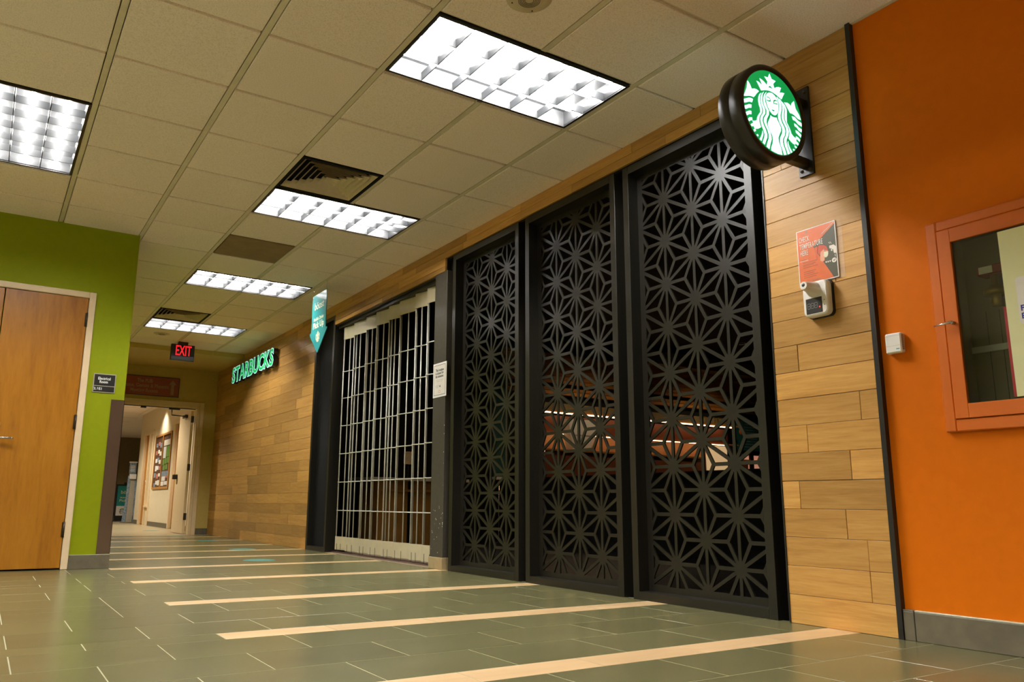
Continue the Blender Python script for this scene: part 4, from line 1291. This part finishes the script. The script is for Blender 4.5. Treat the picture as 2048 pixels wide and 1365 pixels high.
for y in (-3.17, -3.22):
    MB().box(WO+0.1385, WO+0.1405, y-0.001, y+0.001, 0.88, 1.30).build('seam', M['ink'], ec)

# steel corner guard on the green wall
cg = MB().box(0.507, XC+0.004, YG-0.0035, YG-0.0003, 0.110, 1.330).box(XC+0.0003, XC+0.004, YG-0.0035, YG+0.09, 0.110, 1.330)
tag(cg.build('corner_guard', M['steel_guard']), 'brushed steel guard on the corner of the lime green wall', 'corner guard')

# floor stickers
for k, (x, y, r, lab) in enumerate(((1.92, 2.69, 0.145, 'teal round floor sticker nearest the viewer, by the folding gate'),
        (2.26, 4.48, 0.15, 'teal round floor sticker second from the folding gate'),
        (2.40, 6.72, 0.15, 'teal round floor sticker third from the folding gate'),
        (2.30, 8.32, 0.14, 'teal round floor sticker just before the far opening'),
        (2.40, 10.95, 0.15, 'faint teal round floor sticker on the pale hall floor'))):
    o = MB().lathe([(0.0, 0.0012), (r*0.97, 0.0012), (r, 0.0004)], (x, y, 0), 'Z', 36).build('floor_sticker', M['teal_floor'])
    tag(o, lab, 'sticker', 'teal floor stickers')

# ------------------------------------------------------------------ far hall things
bo = thing('bulletin_board', 'honey framed brown bulletin board on the far hall wall', 'board', (HW, 13.24, 1.36))
BY0, BY1, BZ0, BZ1 = 12.38, 14.12, 0.78, 1.955
MB().box(HW-0.012, HW-0.0005, BY0, BY1, BZ0, BZ1).build('cork', M['cork'], bo)
f = MB()
for y0, y1, z0, z1 in ((BY0, BY0+0.045, BZ0, BZ1), (BY1-0.045, BY1, BZ0, BZ1), (13.20, 13.25, BZ0+0.045, BZ1-0.045), (BY0+0.045, BY1-0.045, BZ1-0.045, BZ1), (BY0+0.045, BY1-0.045, BZ0, BZ0+0.045)):
    f.box(HW-0.026, HW-0.0004, y0, y1, z0, z1, 0.003)
f.build('board_frame', M['board_wood'], bo)
papers = []
TIDY = ['wide white heading strip at the top', 'tall white sheet under the heading strip', 'large green print beside the tall white sheet',
        'green card nearest the divider, upper card row', 'middle green card of the upper card row', 'green card nearest the outer frame, upper card row',
        'green card nearest the divider, lower card row', 'green card nearest the outer frame, lower card row', 'wide blue grey photo strip',
        'small rose card under the blue grey strip', 'white sheet under the blue grey strip', 'cream sheet in the bottom row', 'white sheet in the bottom row']
ROWS = ('bottom', 'second lowest', 'third lowest', 'third highest', 'second highest', 'top')
COLS = ('nearest the divider', 'in the middle', 'nearest the outer frame')
for y0, y1, z0, z1, m in ((12.47, 13.14, 1.68, 1.80, 'paper'), (12.86, 13.14, 1.42, 1.66, 'white'), (12.48, 12.82, 1.44, 1.66, 'photo_b'),
        (12.96, 13.14, 1.28, 1.40, 'photo_b'), (12.74, 12.92, 1.30, 1.42, 'photo_b'), (12.50, 12.70, 1.31, 1.43, 'photo_b'), (12.86, 13.06, 1.17, 1.27, 'photo_b'), (12.60, 12.80, 1.18, 1.28, 'photo_b'),
        (12.47, 13.15, 1.045, 1.145, 'photo_a'), (12.52, 12.72, 1.0, 1.045, 'photo_c'), (12.74, 13.12, 0.945, 1.04, 'white'), (12.86, 13.15, 0.845, 0.935, 'paper'), (12.50, 12.82, 0.86, 0.935, 'white')):
    papers.append((y0, y1, z0, z1, m, TIDY[len(papers)] + ' in the tidy board half', 'notices in the tidy half of the bulletin board'))
rp_ = random.Random(5)
for r in range(6):
    for c in range(3):
        y = 13.42+0.21*c+rp_.uniform(-0.04, 0.04)
        z = 0.90+0.165*r+rp_.uniform(-0.03, 0.03)
        papers.append((y-rp_.uniform(0.05, 0.085), y+rp_.uniform(0.05, 0.09), z-rp_.uniform(0.03, 0.06), z+rp_.uniform(0.035, 0.06), rp_.choice(('paper', 'paper', 'white', 'photo_a', 'photo_c')), 'curled notice %s, %s row of the crowded board half' % (COLS[c], ROWS[r]), 'notices in the crowded half of the bulletin board'))
for k, (y0, y1, z0, z1, m, lab, grp) in enumerate(papers):
    curl = 0.012 if 'curled' in lab else 0.002
    q = MB()
    ym = (y0+y1)/2
    x0 = HW-0.0125-0.0004*(k % 4)
    q.prism([(x0, y0), (x0-0.001, ym), (x0-curl, y1), (x0-curl+0.0006, y1), (x0-0.0002, ym), (x0+0.0003, y0)], lambda u, v, d: (u, v, d), z0, z1)
    tag(q.build('paper', M[m]), lab, 'paper', grp)

st = thing('sanitizer_stand', 'tall grey sanitizer stand with a white sign at the end of the far hall', 'stand', (2.88, 16.85, 0))
MB().box(2.70, 3.06, 16.70, 17.02, 0.0, 0.022, 0.004).build('base_plate', M['grey_metal'], st)
MB().prism([(2.715, 0.02), (2.80, 0.02), (2.815, 0.52), (2.835, 1.15), (2.775, 1.15), (2.765, 0.52)], lambda u, v, d: (u, 16.84+d, v), 0, 0.05).prism([(2.965, 0.02), (3.045, 0.02), (2.99, 0.52), (2.965, 1.10), (2.93, 1.10), (2.955, 0.52)], lambda u, v, d: (u, 16.84+d, v), 0, 0.05).build('side_fin', M['photo_a'], st)
MB().box(2.80, 2.95, 16.85, 16.88, 0.02, 1.22).build('centre_panel', M['silver'], st)
MB().box(2.80, 2.955, 16.78, 16.87, 1.07, 1.19, 0.01).build('dispenser', M['white'], st)
MB().box(2.785, 2.945, 16.83, 16.85, 1.21, 1.47, 0.004).build('sign_panel', M['photo_a'], st)
shapes('small_print', [rect(-0.05, 0.05, z-0.008, z+0.008) for z in (-0.07, -0.03, 0.01, 0.05)], on_front(2.865, 16.83, 1.34), M['white'], 0.001, st)
MB().box(2.775, 2.96, 16.81, 16.88, 1.472, 1.50, 0.004).build('top_cap', M['white'], st)
es = thing('floor_sign', 'black framed teal pick up sign on the floor behind the sanitizer stand', 'sign', (3.02, 18.5, 0))
f = MB()
for x0, x1, z0, z1 in ((2.745, 2.785, 0, 0.97), (3.255, 3.295, 0, 0.97), (2.785, 3.255, 0.93, 0.97), (2.785, 3.255, 0.0, 0.15)):
    f.box(x0, x1, 18.49, 18.53, z0, z1, 0.004)
f.box(2.93, 3.11, 18.50, 18.52, 0.97, 1.02, 0.01)
f.box(2.72, 3.32, 18.35, 18.68, 0.0, 0.03, 0.006)
f.build('sign_frame', M['sign_black'], es)
MB().box(2.785, 3.255, 18.50, 18.52, 0.40, 0.93).build('poster_top', M['teal'], es)
MB().box(2.785, 3.255, 18.50, 18.52, 0.15, 0.40).build('poster_base', M['white'], es)
ef = on_front(3.02, 18.50, 0)
for tx, sz, z, wd in (('b\u00f6ost', 0.13, 0.76, 0.30), ('Mobile Order', 0.05, 0.62, 0.32), ('Pick Up', 0.09, 0.54, 0.34)):
    text('lettering', tx, sz, lambda x, y, zz, z=z: ef(x, y+z, zz), M['cream_letter'], es, 0.001, 0.001, wd)
shapes('emblem', [[(x*0.075/1000-0.08, y*0.075/1000+0.26) for x, y in q] for q in [[(int(1000*math.cos(2*PI*i/32)), int(1000*math.sin(2*PI*i/32))) for i in range(32)]] + LOGO], ef, M['teal_dark'], 0.001, es)

def downlight(x, y, z, energy, label, size=1.1, blend=0.5, col=(1.0, 0.92, 0.76)):
    t = thing('downlight', label, 'light', (x, y, z), 'recessed downlights')
    MB().lathe([(0.060, 0.02), (0.060, -0.001), (0.075, -0.004), (0.082, 0.0)], (x, y, z), 'Z', 28).build('trim_ring', M['white'], t)
    MB().lathe([(0.0, 0.006), (0.060, 0.006)], (x, y, z), 'Z', 28).build('lens', M['downlight'], t)
    ld = bpy.data.lights.new('lamp', 'SPOT')
    ld.energy = energy
    ld.color = col
    ld.spot_size = size
    ld.spot_blend = blend
    ld.shadow_soft_size = 0.05
    lo = bpy.data.objects.new('lamp', ld)
    COL.objects.link(lo)
    lo.location = (x, y, z-0.02)
    lo.parent = t
    lo.matrix_parent_inverse = Matrix.Translation(-t.location)
    return t
downlight(2.62, 13.25, 2.619, HALL*0.30, 'recessed downlight over the bulletin board in the far hall', 2.0, 0.9)
downlight(1.25, 10.6, 2.619, HALL, 'added unseen downlight just inside the far hall', 2.6, 0.5)  # from here on unseen lamps, added to brighten the hall
downlight(1.25, 14.6, 2.619, HALL, 'added unseen downlight halfway along the far hall', 2.6, 0.5)
downlight(1.6, 20.5, 2.619, HALL*0.8, 'added unseen downlight near the dim end wall of the far hall', 2.7, 0.5)  # added to lift the dark end wall

# ------------------------------------------------------------------ cafe seen through the screens and the gate
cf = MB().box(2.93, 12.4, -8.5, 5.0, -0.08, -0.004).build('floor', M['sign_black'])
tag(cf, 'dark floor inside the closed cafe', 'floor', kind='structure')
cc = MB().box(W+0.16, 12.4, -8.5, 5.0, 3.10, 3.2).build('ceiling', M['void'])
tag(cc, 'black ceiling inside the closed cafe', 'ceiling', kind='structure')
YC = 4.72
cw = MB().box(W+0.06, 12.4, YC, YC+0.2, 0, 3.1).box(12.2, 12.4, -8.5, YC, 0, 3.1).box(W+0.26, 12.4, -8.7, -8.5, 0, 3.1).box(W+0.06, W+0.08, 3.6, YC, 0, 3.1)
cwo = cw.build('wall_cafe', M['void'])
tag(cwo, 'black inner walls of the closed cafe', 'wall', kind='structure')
bk = thing('back_bar', 'slatted amber wood back bar with lit shelves inside the cafe', 'back bar', (8.6, YC, 0))
for k in range(11):
    z = 2.155+0.057*k
    if k == 2: continue
    MB().box(5.92, 11.6, YC-0.06, YC-0.001, z+0.003, z+0.054, 0.002).build('slat', M['cafe_wood'], bk)
MB().box(8.4, 11.7, YC-0.30, YC-0.001, 2.79, 3.0).build('beam', M['dark_wall'], bk)
MB().box(6.4, 10.7, YC-0.22, YC-0.001, 1.872, 1.90).build('shelf', M['counter_wood'], bk)
MB().box(6.4, 10.7, YC-0.04, YC-0.001, 1.90, 2.03).build('shelf_back', M['dark_wall'], bk)
MB().box(6.4, 10.6, YC-0.05, YC-0.001, 1.575, 1.84).build('splash_panel', M['red_wood'], bk)
MB().box(6.4, 10.7, YC-0.20, YC-0.001, 1.558, 1.574).build('shelf', M['counter_wood'], bk)
MB().box(6.45, 10.6, YC-0.225, YC-0.205, 1.850, 1.866).build('light_strip', M['led'], bk)
MB().box(6.45, 10.45, YC-0.19, YC-0.175, 1.545, 1.556).build('light_strip', M['led'], bk)
MB().box(6.3, 10.45, YC-0.03, YC-0.001, 1.30, 1.555).build('backsplash', M['peach'], bk)
MB().box(6.2, 10.6, YC-0.52, YC-0.001, 1.272, 1.30, 0.003).build('worktop', M['counter_wood'], bk)
MB().box(6.25, 10.55, YC-0.50, YC-0.002, 0.0, 1.272).build('cabinet_front', M['red_wood'], bk)
for x, nth in ((9.90, 'nearest the folding gate'), (10.12, 'in the middle'), (10.34, 'nearest the menu board')):
    pfm = thing('picture_frame', 'small amber framed card on the cafe shelf, the one of three ' + nth, 'frame', (x, YC-0.14, 1.901), 'framed cards on the cafe shelf')
    MB().box(x-0.075, x+0.075, YC-0.15, YC-0.13, 1.9005, 2.02, 0.002).build('card_frame', M['brass'], pfm)
    MB().box(x-0.055, x+0.055, YC-0.152, YC-0.149, 1.92, 2.0).build('card', M['dark_wall'], pfm)
hb = MB().box(6.0, 6.12, -3.4, 4.0, 0.0, 0.865).box(5.95, 6.2, -3.4, 4.0, 0.865, 0.88)
tag(hb.build('bar_front', M['void']), 'long black counter front across the middle of the cafe', 'counter')
wbx = thing('paper_carrier', 'pale grey tapered carrier standing on the cafe back bar', 'carrier', (7.1, YC-0.3, 1.30))
q = MB()
for (xa, xb, z0), (xc, xd, z1) in (((6.90, 7.20, 1.3005), (6.84, 7.34, 1.56)), ((6.84, 7.34, 1.56), (6.82, 7.31, 1.76))):
    y0, y1 = YC-0.40, YC-0.24
    a_, b_ = [(xa, y0, z0), (xb, y0, z0), (xb, y1, z0), (xa, y1, z0)], [(xc, y0, z1), (xd, y0, z1), (xd, y1, z1), (xc, y1, z1)]
    for i in range(4):
        j = (i+1) % 4
        q.face([a_[i], a_[j], b_[j], b_[i]])
    if z0 < 1.4: q.face(a_)
    else: q.face(b_)
q.build('body', M['white'], wbx)
MB().box(6.93, 7.23, YC-0.402, YC-0.40, 1.52, 1.535).build('fold_line', M['silver'], wbx)
bnr = thing('banner', 'narrow dark teal banner standing inside the cafe behind the lattice', 'banner', (5.82, 4.60, 0))
MB().box(5.70, 5.90, 4.60, 4.615, 0.90, 2.36).build('panel', M['teal_dark'], bnr)
MB().box(5.70, 5.90, 4.56, 4.655, 0.86, 0.90, 0.004).build('lower_rail', M['white'], bnr)
MB().cyl((5.80, 4.61, 0.0), (5.80, 4.61, 0.87), 0.012, n=10).box(5.68, 5.92, 4.50, 4.70, 0.0, 0.02).build('stand', M['chrome'], bnr)
lmp = thing('table_lamp', 'glowing peach lamp inside the cafe behind the lattice', 'lamp', (5.98, 4.42, 0.865))
MB().lathe([(0.045, 0.19), (0.075, 0.36), (0.075, 0.40), (0.0, 0.40)], (6.02, 3.95, 0.872), 'Z', 20).build('lamp_shade', M['lit_peach'], lmp)
MB().cyl((6.02, 3.95, 0.8805), (6.02, 3.95, 1.08), 0.01, n=10).lathe([(0.0, 0.012), (0.05, 0.010), (0.055, 0.0)], (6.02, 3.95, 0.8805), 'Z', 20).build('lamp_base', M['brass'], lmp)
mb_ = thing('menu_board', 'dark teal menu board on the cafe wall by the pink panes', 'board', (11.2, YC, 1.75))
MB().box(10.86, 11.58, YC-0.03, YC-0.001, 1.50, 2.03).build('panel', M['teal_dark'], mb_)
for k in range(9):
    MB().box(11.05+0.02*(k % 3), 11.45-0.05*(k % 2), YC-0.033, YC-0.029, 1.56+0.05*k, 1.57+0.05*k).build('menu_line', M['photo_a'], mb_)
MB().lathe([(0.0, -0.004), (0.05, -0.002), (0.052, 0.0)], (10.98, YC-0.03, 1.83), 'Y', 20).build('picture_dot', M['poster_orange'], mb_)
pn = thing('pass_window', 'four pink lit panes of a small window in the cafe wall', 'window', (11.24, YC, 1.29))
for x0, x1 in ((11.02, 11.17), (11.28, 11.44)):
    for z0, z1 in ((1.165, 1.275), (1.315, 1.42)):
        MB().box(x0, x1, YC-0.012, YC-0.001, z0, z1).build('pane', M['pink_pane'], pn)
f = MB()
for x0, x1, z0, z1 in ((10.99, 11.02, 1.14, 1.45), (11.17, 11.28, 1.14, 1.45), (11.44, 11.48, 1.14, 1.45), (11.02, 11.17, 1.275, 1.315), (11.28, 11.44, 1.275, 1.315), (11.02, 11.44, 1.42, 1.45), (11.02, 11.44, 1.14, 1.165)):
    f.box(x0, x1, YC-0.03, YC-0.001, z0, z1)
f.build('window_frame', M['sign_black'], pn)
lp = thing('light_panel', 'upright lit cream panel standing on the cafe counter by the menu board', 'panel', (9.74, YC-0.55, 0))
MB().box(9.50, 9.98, YC-0.56, YC-0.535, 1.09, 1.49, 0.003).build('lit_panel', M['lit_cream'], lp)
MB().box(9.48, 10.0, YC-0.575, YC-0.525, 1.06, 1.0899).box(9.72, 9.76, YC-0.565, YC-0.53, 0.02, 1.06).box(9.55, 9.93, YC-0.68, YC-0.525, 0.0, 0.02).build('stand', M['frame_metal'], lp)
sc = thing('service_counter', 'amber wood service counter with a pale top behind the folding gate', 'counter', (4.2, 4.35, 0))
MB().box(3.72, 4.13, 4.10, 4.66, 0.02, 0.795, 0.002).build('front_panel', M['counter_wood'], sc)
MB().box(4.20, 4.95, 4.10, 4.66, 0.02, 0.795, 0.002).build('front_panel', M['counter_wood'], sc)
MB().box(4.13, 4.20, 4.13, 4.66, 0.0, 0.795).box(3.74, 4.93, 4.14, 4.62, 0, 0.02).build('recess', M['void'], sc)
MB().box(3.77, 4.95, 4.075, 4.099, 0.662, 0.692, 0.003).build('rail', M['cafe_wood'], sc)
MB().box(3.60, 4.98, 4.05, 4.68, 0.796, 0.832, 0.003).build('worktop', M['white_wall'], sc)
cdv = thing('card_reader', 'small white device on a stem above the service counter', 'device', (4.185, 4.25, 0.832))
MB().prism(rrect(-0.055, 0.055, -0.078, 0.078, 0.02), lambda u, v, d: (4.185+u, 4.20+d, 1.085+v), 0, 0.04).build('body', M['cream_paint'], cdv)
MB().cyl((4.185, 4.235, 0.834), (4.185, 4.235, 1.03), 0.012, n=10).lathe([(0.0, 0.012), (0.05, 0.01), (0.055, 0.0)], (4.185, 4.235, 0.8325), 'Z', 18).build('stem', M['sign_black'], cdv)
for x, y, e, lab in ((4.4, 3.0, CAFE*0.35, 'added unseen cafe downlight ahead of the service counter'), (7.4, 3.6, CAFE, 'added unseen cafe downlight ahead of the back bar, nearer the gate'), (9.8, 3.6, CAFE, 'added unseen cafe downlight ahead of the back bar, farther from the gate')):
    downlight(x, y, 3.099, e, lab, 2.3, 0.6, (1.0, 0.72, 0.42))  # added lamps that light the slats and the counter
